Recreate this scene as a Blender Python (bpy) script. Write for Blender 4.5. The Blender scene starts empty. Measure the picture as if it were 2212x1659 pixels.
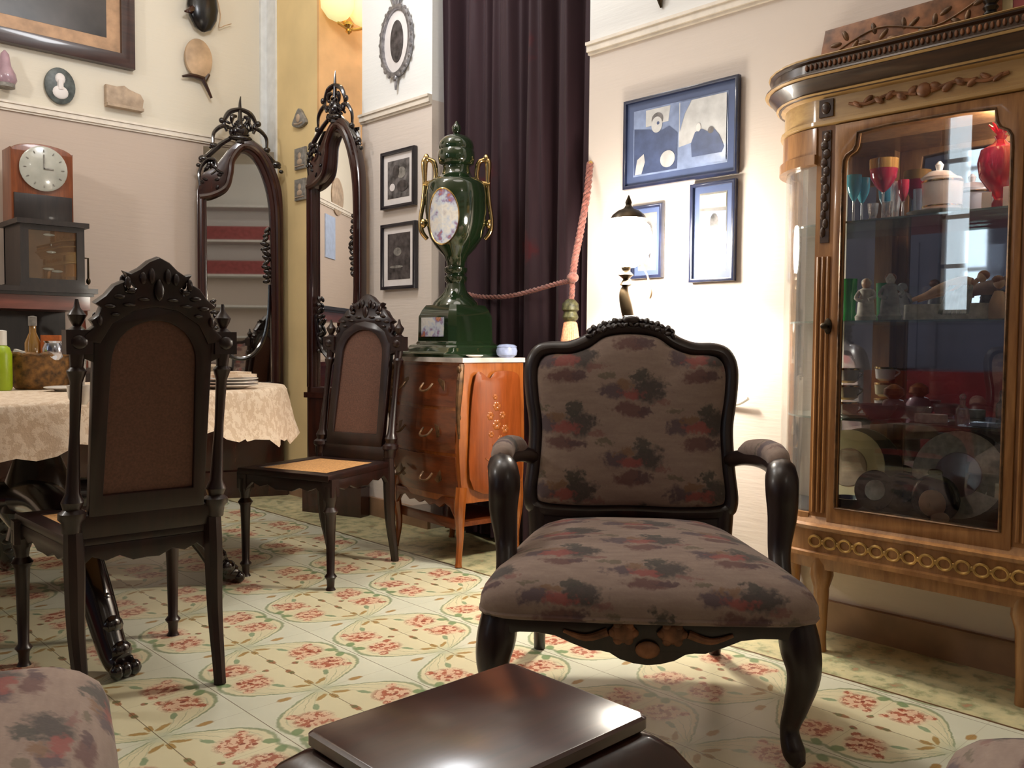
import bpy, bmesh, math, random
from mathutils import Vector, Matrix
from math import pi, sin, cos, radians as R_
random.seed(7)
S = bpy.context.scene
COL = S.collection

# ------------------------------------------------------------------ camera, world, lights, exposure
F, CX, CY, CAMH = 1909.33, 1106.0, 829.5, 0.95
CR = Vector((0.72271624, -0.69109936, 0.00793161))
CU = Vector((0.02589537, 0.03854447, 0.99892129))
CF = Vector((0.69065959, 0.72173125, -0.04575299))
cam = bpy.data.objects.new('camera', bpy.data.cameras.new('camera')); COL.objects.link(cam)
cam.data.sensor_fit = 'HORIZONTAL'; cam.data.sensor_width = 36.0
cam.data.lens = 36.0 * F / 2212.0; cam.data.clip_start = 0.02
m3 = Matrix((CR, CU, -CF)).transposed()
cam.matrix_world = Matrix.Translation((0, 0, CAMH)) @ m3.to_4x4()
S.camera = cam
S.view_settings.view_transform = 'Standard'; S.view_settings.look = 'None'
S.view_settings.gamma = 1.0; S.view_settings.use_curve_mapping = False
S.view_settings.exposure = 0.15

wd = bpy.data.worlds.new('daylight'); S.world = wd; wd.use_nodes = True
wd.node_tree.nodes['Background'].inputs[0].default_value = (0.78, 0.88, 1.0, 1)
wd.node_tree.nodes['Background'].inputs[1].default_value = 4.5

def lamp(name, kind, loc, energy, col, size=0.1, aim=None):
    l = bpy.data.lights.new(name, kind); l.energy = energy; l.color = col
    if kind == 'AREA': l.shape = 'DISK'; l.size = size
    else: l.shadow_soft_size = size
    o = bpy.data.objects.new(name, l); COL.objects.link(o); o.location = loc
    if aim: o.rotation_euler = (Vector(aim) - Vector(loc)).to_track_quat('-Z', 'Y').to_euler()
    return o
lamp('ceiling_and_fill_light', 'POINT', (0.9, 3.3, 3.3), 15, (1.0, 0.93, 0.85), 0.14)
lamp('wall_light', 'POINT', (-0.3, 3.7, 2.5), 46, (1.0, 0.95, 0.90), 0.10)
lamp('ceiling_and_fill_light', 'AREA', (1.9, 1.9, 3.45), 9, (1.0, 0.92, 0.84), 1.2, (1.9, 1.9, 0))  # added soft ambient fill from overhead, not a fitting of the room
lamp('ceiling_and_fill_light', 'POINT', (1.1, -1.3, 3.3), 9, (1.0, 0.93, 0.86), 0.05)  # added fill for the armchair front, no ceiling lamp here
lamp('sconce_light', 'POINT', (3.08, 4.36, 3.08), 6.5, (1.0, 0.86, 0.66), 0.05)
lamp('wall_fill_light', 'POINT', (1.75, 3.3, 3.1), 40, (0.93, 0.96, 1.0), 0.15)  # added fill that brightens the upper and back walls, no spot fitting
lamp('cabinet_light', 'POINT', (2.66, 0.83, 1.590), 6.5, (1.0, 0.95, 0.90), 0.006)
LAMP_E = 75.0     # opal globe of the table lamp

# ------------------------------------------------------------------ pixel -> point
def ray(x, y): return CF * F + CR * (x - CX) - CU * (y - CY)
def PX(x, y, X): d = ray(x, y); return Vector((0, 0, CAMH)) + d * (X / d.x)
def PY(x, y, Y): d = ray(x, y); return Vector((0, 0, CAMH)) + d * (Y / d.y)
def PZ(x, y, Z): d = ray(x, y); return Vector((0, 0, CAMH)) + d * ((Z - CAMH) / d.z)

# ------------------------------------------------------------------ materials
def lin(r, g, b):
    f = lambda v: (v/255/12.92) if v/255 <= .04045 else ((v/255+.055)/1.055)**2.4
    return (f(r), f(g), f(b), 1)
class NT:
    def __init__(s, name):
        s.m = bpy.data.materials.new(name); s.m.use_nodes = True
        s.t = s.m.node_tree; s.b = s.t.nodes['Principled BSDF']; s.o = s.t.nodes['Material Output']
    def n(s, ty, **k):
        q = s.t.nodes.new(ty)
        for a, v in k.items(): setattr(q, a, v)
        return q
    def put(s, sock, v):
        if isinstance(v, bpy.types.NodeSocket): s.t.links.new(v, sock)
        else: sock.default_value = v
    def m_(s, op, a, b=None, c=None, clamp=False):
        q = s.n('ShaderNodeMath', operation=op, use_clamp=clamp)
        s.put(q.inputs[0], a)
        if b is not None: s.put(q.inputs[1], b)
        if c is not None: s.put(q.inputs[2], c)
        return q.outputs[0]
    def mix(s, f, a, b, blend='MIX'):
        q = s.n('ShaderNodeMix', data_type='RGBA', blend_type=blend)
        s.put(q.inputs[0], f); s.put(q.inputs[6], a); s.put(q.inputs[7], b)
        return q.outputs[2]
    def coords(s, kind='Object'):
        q = s.n('ShaderNodeTexCoord'); return q.outputs[kind]
    def sep(s, v):
        q = s.n('ShaderNodeSeparateXYZ'); s.put(q.inputs[0], v); return q.outputs
    def comb(s, x, y, z):
        q = s.n('ShaderNodeCombineXYZ')
        for i, v in enumerate((x, y, z)): s.put(q.inputs[i], v)
        return q.outputs[0]
    def noise(s, v, scale, detail=3, rough=.5, what='Fac'):
        q = s.n('ShaderNodeTexNoise'); s.put(q.inputs['Vector'], v)
        q.inputs['Scale'].default_value = scale; q.inputs['Detail'].default_value = detail; q.inputs['Roughness'].default_value = rough
        return q.outputs[what]
    def ramp(s, f, stops):
        q = s.n('ShaderNodeValToRGB'); s.put(q.inputs[0], f); e = q.color_ramp.elements
        while len(e) < len(stops): e.new(.5)
        for i, (p, c) in enumerate(stops): e[i].position = p; e[i].color = c
        return q.outputs[0]
    def curve(s, f, pts):
        q = s.n('ShaderNodeFloatCurve'); s.put(q.inputs[1], f); c = q.mapping.curves[0]
        while len(c.points) < len(pts): c.points.new(.5, .5)
        for i, p in enumerate(pts): c.points[i].location = p
        q.mapping.update(); return q.outputs[0]
    def step(s, x, edge, soft):          # 1 where x < edge
        return s.m_('MULTIPLY', s.m_('SUBTRACT', edge, x), 1.0/soft, clamp=True)
    def ell(s, u, v, cu, cv, ru, rv, soft=.25, rot=0):
        du = s.m_('SUBTRACT', u, cu); dv = s.m_('SUBTRACT', v, cv)
        if rot:
            c, n_ = cos(rot), sin(rot)
            a = s.m_('ADD', s.m_('MULTIPLY', du, c), s.m_('MULTIPLY', dv, n_))
            b = s.m_('SUBTRACT', s.m_('MULTIPLY', dv, c), s.m_('MULTIPLY', du, n_)); du, dv = a, b
        a = s.m_('DIVIDE', du, ru); b = s.m_('DIVIDE', dv, rv)
        d = s.m_('SQRT', s.m_('ADD', s.m_('MULTIPLY', a, a), s.m_('MULTIPLY', b, b)))
        return s.step(d, 1.0, soft), d
    def fin(s, col, rough=.5, metal=0, spec=.5, bump=None, bs=.1, bd=.01, sheen=0, coat=0, cr=.08):
        s.put(s.b.inputs['Base Color'], col); s.put(s.b.inputs['Roughness'], rough); s.put(s.b.inputs['Metallic'], metal)
        s.b.inputs['Specular IOR Level'].default_value = spec
        if sheen: s.b.inputs['Sheen Weight'].default_value = sheen
        if coat: s.b.inputs['Coat Weight'].default_value = coat; s.b.inputs['Coat Roughness'].default_value = cr
        if bump is not None:
            q = s.n('ShaderNodeBump'); q.inputs['Strength'].default_value = bs; q.inputs['Distance'].default_value = bd
            s.put(q.inputs['Height'], bump); s.t.links.new(q.outputs[0], s.b.inputs['Normal'])
        return s.m

def plain(name, rgb, rough=.5, metal=0, spec=.5, var=.12, scale=20, coat=0, sheen=0):
    t = NT(name); v = t.coords(); n = t.noise(v, scale, 4)
    c = lin(*rgb); d = tuple(x*(1-2*var) for x in c[:3]) + (1,); e = tuple(min(1, x*(1+2*var)) for x in c[:3]) + (1,)
    return t.fin(t.ramp(n, [(.3, d), (.7, e)]), rough, metal, spec, bump=n, bs=.15, bd=.003, coat=coat, sheen=sheen)
def wood(name, a, b, rough=.3, scale=1.0, axis=2, coat=.3, cr=.08):
    t = NT(name); v = t.coords(); x, y, z = t.sep(v)
    k = [14*scale]*3; k[axis] = 1.6*scale
    w = t.comb(t.m_('MULTIPLY', x, k[0]), t.m_('MULTIPLY', y, k[1]), t.m_('MULTIPLY', z, k[2]))
    n = t.noise(w, 2.2, 6, .6); n2 = t.noise(w, 9, 3)
    f = t.m_('ADD', t.m_('MULTIPLY', n, .75), t.m_('MULTIPLY', n2, .25))
    return t.fin(t.ramp(f, [(.35, lin(*a)), (.65, lin(*b))]), rough, bump=f, bs=.12 if cr < .1 else .03, bd=.002, coat=coat, cr=cr)
def emit(name, rgb, strength):
    t = NT(name); n = t.noise(t.coords(), 6, 2); t.put(t.b.inputs['Base Color'], lin(*rgb))
    t.put(t.b.inputs['Emission Color'], t.ramp(n, [(.2, lin(*rgb)), (.8, lin(*[min(255, v+4) for v in rgb]))]))
    t.b.inputs['Emission Strength'].default_value = strength; return t.m
def glassy(name, tint, refl=.10, rough=0.0, opac=0.0, fk=1.3):
    """thin clear glass: transparency mixed with mirror reflection by facing angle"""
    t = NT(name); t.t.nodes.remove(t.b)
    tr = t.n('ShaderNodeBsdfTransparent'); tr.inputs[0].default_value = tint
    gl = t.n('ShaderNodeBsdfGlossy'); gl.inputs['Roughness'].default_value = rough; gl.inputs[0].default_value = (1, 1, 1, 1)
    fr = t.n('ShaderNodeFresnel'); fr.inputs[0].default_value = 1.5
    f = t.m_('ADD', t.m_('MULTIPLY', fr.outputs[0], fk), refl-.04, clamp=True)
    mx = t.n('ShaderNodeMixShader'); t.put(mx.inputs[0], f)
    t.t.links.new(tr.outputs[0], mx.inputs[1]); t.t.links.new(gl.outputs[0], mx.inputs[2]); out = mx.outputs[0]
    if opac:
        df = t.n('ShaderNodeBsdfDiffuse'); df.inputs[0].default_value = tuple(tint)
        m2 = t.n('ShaderNodeMixShader'); m2.inputs[0].default_value = opac
        t.t.links.new(out, m2.inputs[1]); t.t.links.new(df.outputs[0], m2.inputs[2]); out = m2.outputs[0]
    t.t.links.new(out, t.o.inputs[0]); return t.m
def mirror(name, tint, rough=.01):
    t = NT(name); n = t.noise(t.coords(), 3, 3)
    return t.fin(t.ramp(n, [(.3, tint), (.7, tuple(min(1, v*1.04) for v in tint[:3])+(1,))]), rough, 1.0)

def wall_mat(name, low, high, split, streak=1.0):
    t = NT(name); v = t.coords(); x, y, z = t.sep(v)
    w = t.comb(t.m_('MULTIPLY', x, 2.), t.m_('MULTIPLY', y, 2.), t.m_('MULTIPLY', z, 22.))
    n1 = t.noise(w, 3.2, 4, .6); n2 = t.noise(v, 1.7, 5, .6)
    lo = t.mix(t.m_('MULTIPLY', n2, .55), lin(*low), tuple(c*.84 for c in lin(*low)[:3])+(1,))
    hi = t.mix(t.m_('MULTIPLY', n2, .35), lin(*high), tuple(c*.93 for c in lin(*high)[:3])+(1,))
    f = t.m_('GREATER_THAN', z, split)
    return t.fin(t.mix(f, lo, hi), .75, 0, .25, bump=n1, bs=.25*streak, bd=.004)

def floor_mat():
    t = NT('floral_tile'); v = t.coords(); x, y, z = t.sep(v)
    nd = t.n('ShaderNodeTexNoise'); t.put(nd.inputs['Vector'], v); nd.inputs['Scale'].default_value = 60; nd.inputs['Detail'].default_value = 2
    nx, ny, nz = t.sep(nd.outputs['Color'])
    P = .444; H = P/2
    xx = t.m_('ADD', x, t.m_('MULTIPLY', t.m_('SUBTRACT', nx, .5), .012))
    yy = t.m_('ADD', y, t.m_('MULTIPLY', t.m_('SUBTRACT', ny, .5), .012))
    def fold(a, a0):
        return t.m_('PINGPONG', t.m_('ADD', a, -a0 + 40*P), H)
    u, w = fold(xx, 1.275), fold(yy, 2.08)
    us, ws = fold(x, 1.275), fold(y, 2.08)
    U = t.m_('MULTIPLY', t.curve(t.m_('DIVIDE', w, H), [(0, .02), (.08, .22), (.22, .50), (.42, .80), (.66, .93), (.85, .92), (1, .86)]), H)
    out = t.m_('SUBTRACT', u, U)                               # >0 : pale field outside the ogee
    big = t.noise(v, 5, 4)
    cream = t.mix(big, lin(230, 222, 188), lin(214, 206, 172)); white = t.mix(big, lin(225, 224, 204), lin(207, 210, 192))
    c = t.mix(t.step(t.m_('MULTIPLY', out, -1), 0.0, .006), cream, white)
    G = lin(132, 150, 118); G2 = lin(170, 180, 150)
    def stroke(c, d, wd_, col, soft=.004, gate=None):
        k = t.step(t.m_('ABSOLUTE', d), wd_, soft)
        if gate is not None: k = t.m_('MULTIPLY', k, gate)
        return t.mix(t.m_('MULTIPLY', k, .85), c, col)
    c = t.mix(t.m_('MULTIPLY', t.ell(us, ws, 0, 0, .085, .075, .9)[0], .6), c, lin(184, 192, 158))
    c = stroke(c, out, .009, G, soft=.006)
    c = stroke(c, t.m_('ADD', out, .024), .0035, G2, gate=t.step(w, .17, .04))
    near = t.step(w, .11, .03)
    c = stroke(c, t.m_('SUBTRACT', u, t.m_('MULTIPLY', U, .80)), .003, G2, gate=near)
    c = stroke(c, t.m_('SUBTRACT', u, t.m_('MULTIPLY', U, .60)), .003, G, gate=near)
    c = stroke(c, t.m_('SUBTRACT', u, t.m_('MULTIPLY', U, .42)), .003, G2, gate=near)
    def blob(c, cu, cv, ru, rv, col, rot=0, k=.9, soft=.3):
        e, d = t.ell(u, w, cu, cv, ru, rv, soft, rot); return t.mix(t.m_('MULTIPLY', e, k), c, col)
    c = blob(c, .186, .196, .022, .016, lin(110, 142, 98), .7)
    c = blob(c, .075, .098, .010, .024, lin(110, 145, 110), -.5, .8)
    # carnations
    fn = t.noise(v, 48, 3, .6)
    for cu, cv, rr in ((.120, .158, .060), (.155, .112, .018), (.080, .200, .016)):
        e, d = t.ell(u, w, cu, cv, rr*1.05, rr*.9, .35)
        pink = t.mix(t.step(t.m_('MULTIPLY', fn, -1), -.49, .05), lin(226, 188, 160), lin(168, 76, 56))
        rim = t.step(t.m_('ABSOLUTE', t.m_('SUBTRACT', d, .82)), .17, .1)
        pink = t.mix(t.m_('MULTIPLY', rim, t.m_('GREATER_THAN', fn, .50)), pink, lin(156, 62, 48))
        c = t.mix(t.m_('MULTIPLY', e, .92), c, pink)
    c = blob(c, .128, .166, .009, .007, lin(130, 40, 34)); c = blob(c, .150, .186, .008, .008, lin(140, 50, 40))
    c = blob(c, .048, .222, .011, .012, lin(150, 88, 66)); c = blob(c, .054, .222, .006, .006, lin(104, 128, 84))
    c = blob(c, .0, .168, .011, .026, lin(160, 96, 60)); c = blob(c, .004, .160, .005, .012, lin(110, 120, 84))
    c = blob(c, .112, .0, .026, .012, lin(170, 128, 62)); c = blob(c, .030, .052, .030, .009, lin(164, 128, 66), .5); c = blob(c, .004, .064, .006, .02, lin(164, 128, 66))
    c = blob(c, .0, .0, .034, .030, lin(196, 200, 176), 0, .7)
    # joints: single tile lines every H
    j = t.m_('MINIMUM', t.m_('MINIMUM', us, t.m_('SUBTRACT', H, us)), t.m_('MINIMUM', ws, t.m_('SUBTRACT', H, ws)))
    jx = t.m_('MINIMUM', us, t.m_('SUBTRACT', H, us))
    c = t.mix(t.m_('MULTIPLY', t.step(jx, .0016, .0008), .85), c, lin(96, 80, 56))
    c = t.mix(t.m_('MULTIPLY', t.step(j, .0010, .0006), .35), c, lin(120, 104, 80))
    # border along the right wall
    bb = t.m_('GREATER_THAN', x, 2.405)
    bn = t.noise(v, 16, 4, .6)
    band = t.ramp(bn, [(.35, lin(214, 204, 160)), (.5, lin(198, 192, 152)), (.60, lin(150, 156, 118)), (.70, lin(176, 132, 104))])
    c = t.mix(bb, c, band)
    c = t.mix(t.step(t.m_('ABSOLUTE', t.m_('SUBTRACT', x, 2.41)), .006, .002), c, lin(92, 62, 40))
    dirt = t.noise(v, 2.3, 5, .65)
    c = t.mix(t.m_('MULTIPLY', dirt, .22), c, lin(150, 132, 98))
    return t.fin(c, t.m_('ADD', .22, t.m_('MULTIPLY', big, .2)), 0, .45)

def fabric_mat(name, axes):
    t = NT(name); v = t.coords(); s = t.sep(v); a, b = s['xyz'.index(axes[0])], s['xyz'.index(axes[1])]
    if axes == 'xy': b = t.m_('SUBTRACT', b, t.m_('MULTIPLY', s[2], -.9))
    q = t.n('ShaderNodeTexNoise'); t.put(q.inputs['Vector'], v); q.inputs['Scale'].default_value = 26; q.inputs['Detail'].default_value = 3
    nx, ny, _ = t.sep(q.outputs['Color'])
    a = t.m_('ADD', t.m_('ADD', a, 20.0), t.m_('MULTIPLY', t.m_('SUBTRACT', nx, .5), .075))
    b = t.m_('ADD', t.m_('ADD', b, 20.0), t.m_('MULTIPLY', t.m_('SUBTRACT', ny, .5), .045))
    q2 = t.n('ShaderNodeTexNoise'); t.put(q2.inputs['Vector'], v); q2.inputs['Scale'].default_value = 85; q2.inputs['Detail'].default_value = 2
    mx, my, _ = t.sep(q2.outputs['Color'])
    a = t.m_('ADD', a, t.m_('MULTIPLY', t.m_('SUBTRACT', mx, .5), .07)); b = t.m_('ADD', b, t.m_('MULTIPLY', t.m_('SUBTRACT', my, .5), .022))
    PA, PB = .40, .20
    fine = t.noise(v, 130, 2)
    weave = t.noise(t.comb(t.m_('MULTIPLY', s[0], .25), t.m_('MULTIPLY', s[1], 1.), t.m_('MULTIPLY', s[2], 1.)), 60, 3)
    base = t.mix(weave, lin(134, 114, 106), lin(172, 152, 138))
    c = base
    for oa, ob in ((0, 0), (PA/2, PB/2)):
        la = t.m_('SUBTRACT', t.m_('MODULO', t.m_('ADD', a, oa), PA), PA/2)
        lb = t.m_('SUBTRACT', t.m_('MODULO', t.m_('ADD', b, ob), PB), PB/2)
        for cu, cv, ru, rv, col, k in ((.050, .014, .058, .046, (64, 64, 64), .92), (.030, .056, .030, .026, (66, 70, 66), .88),
                (-.056, .008, .046, .032, (84, 72, 82), .88), (.0, -.046, .062, .026, (100, 66, 66), .85), (.040, -.045, .03, .018, (84, 66, 72), .8),
                (-.02, .03, .03, .018, (128, 96, 70), .8), (.0, .0, .046, .021, (150, 80, 76), .9), (-.075, .055, .028, .012, (96, 92, 74), .7), (.09, -.02, .03, .012, (128, 80, 78), .6)):
            e, d = t.ell(la, lb, cu, cv, ru, rv, .45); c = t.mix(t.m_('MULTIPLY', e, k), c, lin(*col))
    c = t.mix(t.m_('MULTIPLY', fine, .35), c, lin(120, 98, 92))
    return t.fin(c, .85, 0, .2, bump=fine, bs=.2, bd=.002, sheen=.15)

def curtain_mat():
    t = NT('plum_velvet'); v = t.coords(); x, y, z = t.sep(v)
    n = t.noise(v, 3.0, 5, .6); q = t.n('ShaderNodeTexNoise'); t.put(q.inputs['Vector'], v); q.inputs['Scale'].default_value = 9
    nx, ny, nz = t.sep(q.outputs['Color'])
    a = t.m_('ADD', t.m_('ADD', y, 10.), t.m_('MULTIPLY', t.m_('SUBTRACT', ny, .5), .16)); b = t.m_('ADD', t.m_('ADD', z, 10.), t.m_('MULTIPLY', t.m_('SUBTRACT', nz, .5), .16))
    c = t.mix(n, lin(38, 20, 27), lin(55, 29, 38))
    for oa, ob in ((.03, .40), (.33, .78)):
        la = t.m_('SUBTRACT', t.m_('MODULO', t.m_('ADD', a, oa), .80), .4); lb = t.m_('SUBTRACT', t.m_('MODULO', t.m_('ADD', b, ob), .90), .45)
        e, d = t.ell(la, lb, 0, 0, .075, .085, .4); c = t.mix(t.m_('MULTIPLY', e, t.step(t.m_('MULTIPLY', n, -1), -.45, .06)), c, lin(70, 14, 22))
    return t.fin(c, .7, 0, .3, bump=n, bs=.2, bd=.01, sheen=.08)

MAT = {}
MAT['wall'] = wall_mat('cream_wall', (228, 216, 206), (240, 240, 238), 2.165)
MAT['wall_far'] = wall_mat('beige_wall', (204, 186, 172), (224, 216, 200), 2.165)
MAT['white'] = plain('white_paint', (228, 230, 230), .6, var=.03)
MAT['yellow'] = plain('yellow_paint', (232, 206, 152), .7, var=.05, scale=2.5)
MAT['orange'] = plain('ochre_paint', (222, 176, 122), .8, var=.09, scale=5)
MAT['trim'] = plain('trim_paint', (232, 222, 208), .5, var=.04)
MAT['skirt'] = plain('baseboard_stone', (150, 118, 92), .5, var=.1, scale=9)
MAT['ceil'] = plain('ceiling_paint', (226, 216, 198), .8, var=.04, scale=2)
MAT['bluewall'] = plain('slate_blue_paint', (88, 92, 116), .7, var=.1, scale=3)
MAT['floor'] = floor_mat()
MAT['fab_seat'] = fabric_mat('tapestry_seat', 'xy'); MAT['fab_back'] = fabric_mat('tapestry_back', 'xz')
MAT['curtain'] = curtain_mat()
MAT['ebony'] = wood('ebonised_wood', (22, 11, 11), (42, 24, 22), .36, coat=.25, cr=.2)
MAT['mahog'] = wood('mahogany', (32, 13, 9), (62, 26, 16), .26, coat=.5)
MAT['mahog_top'] = wood('mahogany_top', (52, 22, 17), (76, 36, 27), .30, axis=0, coat=1, cr=.20)
MAT['chairwood'] = wood('rosewood', (18, 7, 6), (42, 17, 12), .38, coat=.12, cr=.15)
MAT['claw'] = wood('black_carved_wood', (14, 9, 10), (32, 20, 20), .2, coat=.7)
MAT['oak'] = wood('walnut_gilt', (132, 88, 50), (180, 130, 80), .35)
MAT['gilt'] = plain('antique_gilt', (188, 150, 88), .38, .55, var=.25, scale=30)
MAT['giltwood'] = plain('gilded_wood', (160, 122, 74), .4, .25, var=.3, scale=24)
MAT['friezegilt'] = wood('gilded_frieze', (176, 138, 86), (206, 170, 114), .35, axis=0)
MAT['corndark'] = wood('dark_cornice', (52, 34, 24), (84, 58, 38), .35, axis=0)
MAT['giltdark'] = plain('patinated_gilt', (96, 68, 42), .4, .4, var=.3, scale=40)
MAT['carvewood'] = plain('carved_walnut', (138, 92, 60), .5, var=.3, scale=26)
MAT['inlay'] = wood('satinwood', (128, 66, 24), (160, 90, 38), .25, coat=.5)
MAT['inlaydark'] = wood('kingwood', (112, 52, 18), (140, 68, 28), .25, coat=.5)
MAT['drawer'] = wood('drawer_veneer', (78, 34, 14), (122, 60, 26), .28, axis=0, coat=.5)
MAT['cane'] = plain('woven_cane', (196, 146, 92), .7, var=.15, scale=160)
MAT['cane_pink'] = plain('woven_cane_back', (98, 66, 52), .7, var=.12, scale=160)
MAT['brass'] = plain('brass', (214, 176, 106), .22, 1.0, var=.1)
MAT['bronze'] = plain('bronze', (70, 58, 42), .35, .8, var=.2)
MAT['gold'] = plain('polished_gold', (230, 200, 140), .16, 1.0, var=.05)
MAT['green'] = plain('green_porcelain', (27, 44, 24), .1, var=.15, scale=4, coat=1, spec=.6)
MAT['marble'] = plain('grey_marble', (196, 188, 182), .2, var=.2, scale=9)
MAT['mirror'] = mirror('silvered_glass', (.97, .96, .95, 1)); MAT['mirror_dim'] = mirror('aged_silvered_glass', (.72, .70, .66, 1), .02)
MAT['mirror_dark'] = mirror('cabinet_mirror', (.42, .42, .47, 1), .03)
MAT['pane'] = glassy('thin_glass', (.96, .98, .97, 1), .07)
MAT['sideglass'] = glassy('curved_side_glass', (.96, .97, .96, 1), .05, fk=.35, opac=.06)
MAT['shelfglass'] = glassy('shelf_glass', (.80, .92, .86, 1), .12, opac=.08)
MAT['clear'] = glassy('crystal', (.93, .95, .97, 1), .16, .05, opac=.12)
MAT['turq'] = glassy('turquoise_glass', (.20, .72, .84, 1), .14, .05, opac=.35)
MAT['ruby'] = glassy('ruby_glass', (.62, .04, .09, 1), .12, .05, opac=.35)
MAT['emerald'] = glassy('emerald_glass', (.10, .62, .20, 1), .12, .05, opac=.4)
MAT['amberglass'] = glassy('amber_glass', (.72, .40, .10, 1), .12, .05, opac=.35)
MAT['porc'] = plain('white_porcelain', (232, 226, 218), .15, var=.05, coat=.6)
MAT['bisque'] = plain('bisque_porcelain', (222, 212, 204), .45, var=.12, scale=60)
MAT['greyp'] = plain('grey_glazed_porcelain', (172, 172, 174), .25, var=.2, scale=30, coat=.4)
MAT['flesh'] = plain('flesh_tinted_porcelain', (222, 178, 150), .3, var=.06, scale=30)
MAT['hair'] = plain('brown_glaze', (150, 92, 52), .35, var=.2, scale=60)
MAT['mauve'] = plain('mauve_porcelain', (170, 140, 152), .3, var=.1, coat=.4)
MAT['bluep'] = plain('pale_blue_porcelain', (166, 178, 214), .25, var=.12, scale=30, coat=.5)
MAT['darkblue'] = plain('cobalt_glaze', (24, 26, 48), .2, var=.2, coat=.5)
MAT['black'] = plain('black_lacquer', (16, 13, 14), .25, var=.2)
MAT['blackframe'] = plain('black_frame', (28, 26, 34), .3, var=.15, coat=.3)
MAT['navyframe'] = plain('navy_frame', (34, 40, 66), .28, var=.2, coat=.4)
MAT['mat_white'] = plain('white_mount', (232, 226, 224), .6, var=.02)
MAT['mat_blue'] = plain('blue_grey_mount', (78, 92, 130), .5, var=.06, scale=6)
MAT['photo_grey'] = plain('grey_photograph', (96, 92, 92), .4, var=.45, scale=24)
MAT['photo_dark'] = plain('dark_photograph', (74, 68, 68), .4, var=.35, scale=30)
MAT['photo_blue'] = plain('faded_photograph', (142, 158, 194), .12, var=.12, scale=14)
MAT['photo_lite'] = plain('pale_photograph', (126, 124, 122), .10, var=.10, scale=26)
MAT['ph_suit'] = plain('print_dark_blue', (70, 84, 122), .3, var=.12, scale=20)
MAT['ph_skin'] = plain('print_light', (196, 196, 196), .3, var=.08, scale=20)
MAT['paint_dark'] = plain('dark_oil_painting', (58, 52, 50), .35, var=.45, scale=3)
MAT['liner'] = plain('tan_frame_liner', (178, 140, 106), .5, var=.1)
MAT['framedark'] = wood('dark_frame_wood', (40, 22, 18), (66, 38, 30), .35, axis=0)
MAT['clockwood'] = wood('clock_case_wood', (106, 52, 26), (142, 78, 42), .35)
MAT['dial'] = plain('clock_dial', (180, 180, 170), .2, var=.06, scale=14, coat=.6)
MAT['darkwood'] = wood('smoked_oak', (24, 18, 17), (44, 33, 30), .42, coat=.05)
MAT['reddish'] = wood('cherry_wood', (92, 44, 34), (126, 66, 52), .35, axis=0)
MAT['tanpanel'] = plain('tan_panel', (148, 104, 66), .4, var=.12, scale=12)
MAT['tanplaque'] = plain('tan_stone', (180, 158, 136), .7, var=.12)
MAT['palewood'] = plain('pale_wood', (190, 160, 128), .5, var=.15, scale=10)
MAT['cameo'] = plain('cameo_dark_ground', (74, 80, 78), .4, var=.25, scale=40)
MAT['slate'] = plain('grey_slate', (134, 130, 124), .6, var=.2, scale=40)
MAT['silverframe'] = plain('silver_frame', (150, 148, 152), .3, .7, var=.2, scale=40)
MAT['rope'] = plain('dusty_rose_rope', (140, 84, 74), .7, var=.25, scale=90, sheen=.3)
MAT['fringe'] = plain('peach_fringe', (190, 132, 100), .8, var=.15, scale=120)
MAT['tasselhead'] = plain('olive_gold_braid', (70, 68, 40), .5, .2, var=.4, scale=80)
MAT['shade'] = emit('opal_globe', (255, 244, 228), LAMP_E)
MAT['sconceglass'] = emit('sconce_glass', (226, 222, 160), .6)
MAT['lime'] = plain('lime_plastic', (150, 176, 24), .35, var=.06)
MAT['plastic'] = plain('white_plastic', (230, 228, 220), .4, var=.03)
MAT['wicker'] = plain('wicker', (116, 82, 40), .6, var=.4, scale=45)
MAT['copper'] = plain('copper', (176, 108, 84), .3, .8, var=.15)
MAT['silver'] = plain('polished_silver', (206, 212, 226), .18, 1, var=.1)
MAT['orangebox'] = plain('orange_carton', (186, 98, 44), .5, var=.2, scale=30)
MAT['paperblue'] = plain('pale_blue_paper', (176, 190, 216), .6, var=.05)
MAT['redcloth'] = plain('red_cloth', (158, 82, 84), .7, var=.1); MAT['maroon'] = plain('maroon_cloth', (112, 24, 34), .7, var=.15, scale=6)
MAT['velvetdark'] = plain('dark_velvet', (44, 40, 46), .8, var=.2)
MAT['cream'] = plain('cream_cloth', (214, 200, 160), .7, var=.12, scale=9)
def painted():
    t = NT('painted_porcelain'); v = t.coords(); n = t.noise(v, 13, 4, .55); n2 = t.noise(v, 40, 3)
    f = t.m_('ADD', t.m_('MULTIPLY', n, .8), t.m_('MULTIPLY', n2, .2))
    c = t.ramp(f, [(.30, lin(160, 130, 110)), (.38, lin(206, 200, 198)), (.46, lin(226, 222, 214)), (.53, lin(196, 204, 218)), (.58, lin(150, 128, 164)), (.62, lin(196, 120, 84)), (.70, lin(220, 206, 180))])
    return t.fin(c, .12, spec=.5, coat=.8)
MAT['painted'] = painted()
def lace():
    t = NT('lace_cloth'); v = t.coords(); n = t.noise(v, 34, 4, .7); n2 = t.noise(v, 8, 3)
    c = t.mix(t.m_('GREATER_THAN', n, .5), lin(206, 184, 160), lin(228, 212, 192)); c = t.mix(t.m_('MULTIPLY', n2, .5), c, lin(188, 164, 142))
    return t.fin(c, .8, 0, .2, bump=n, bs=.5, bd=.006)
MAT['lace'] = lace()

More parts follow.
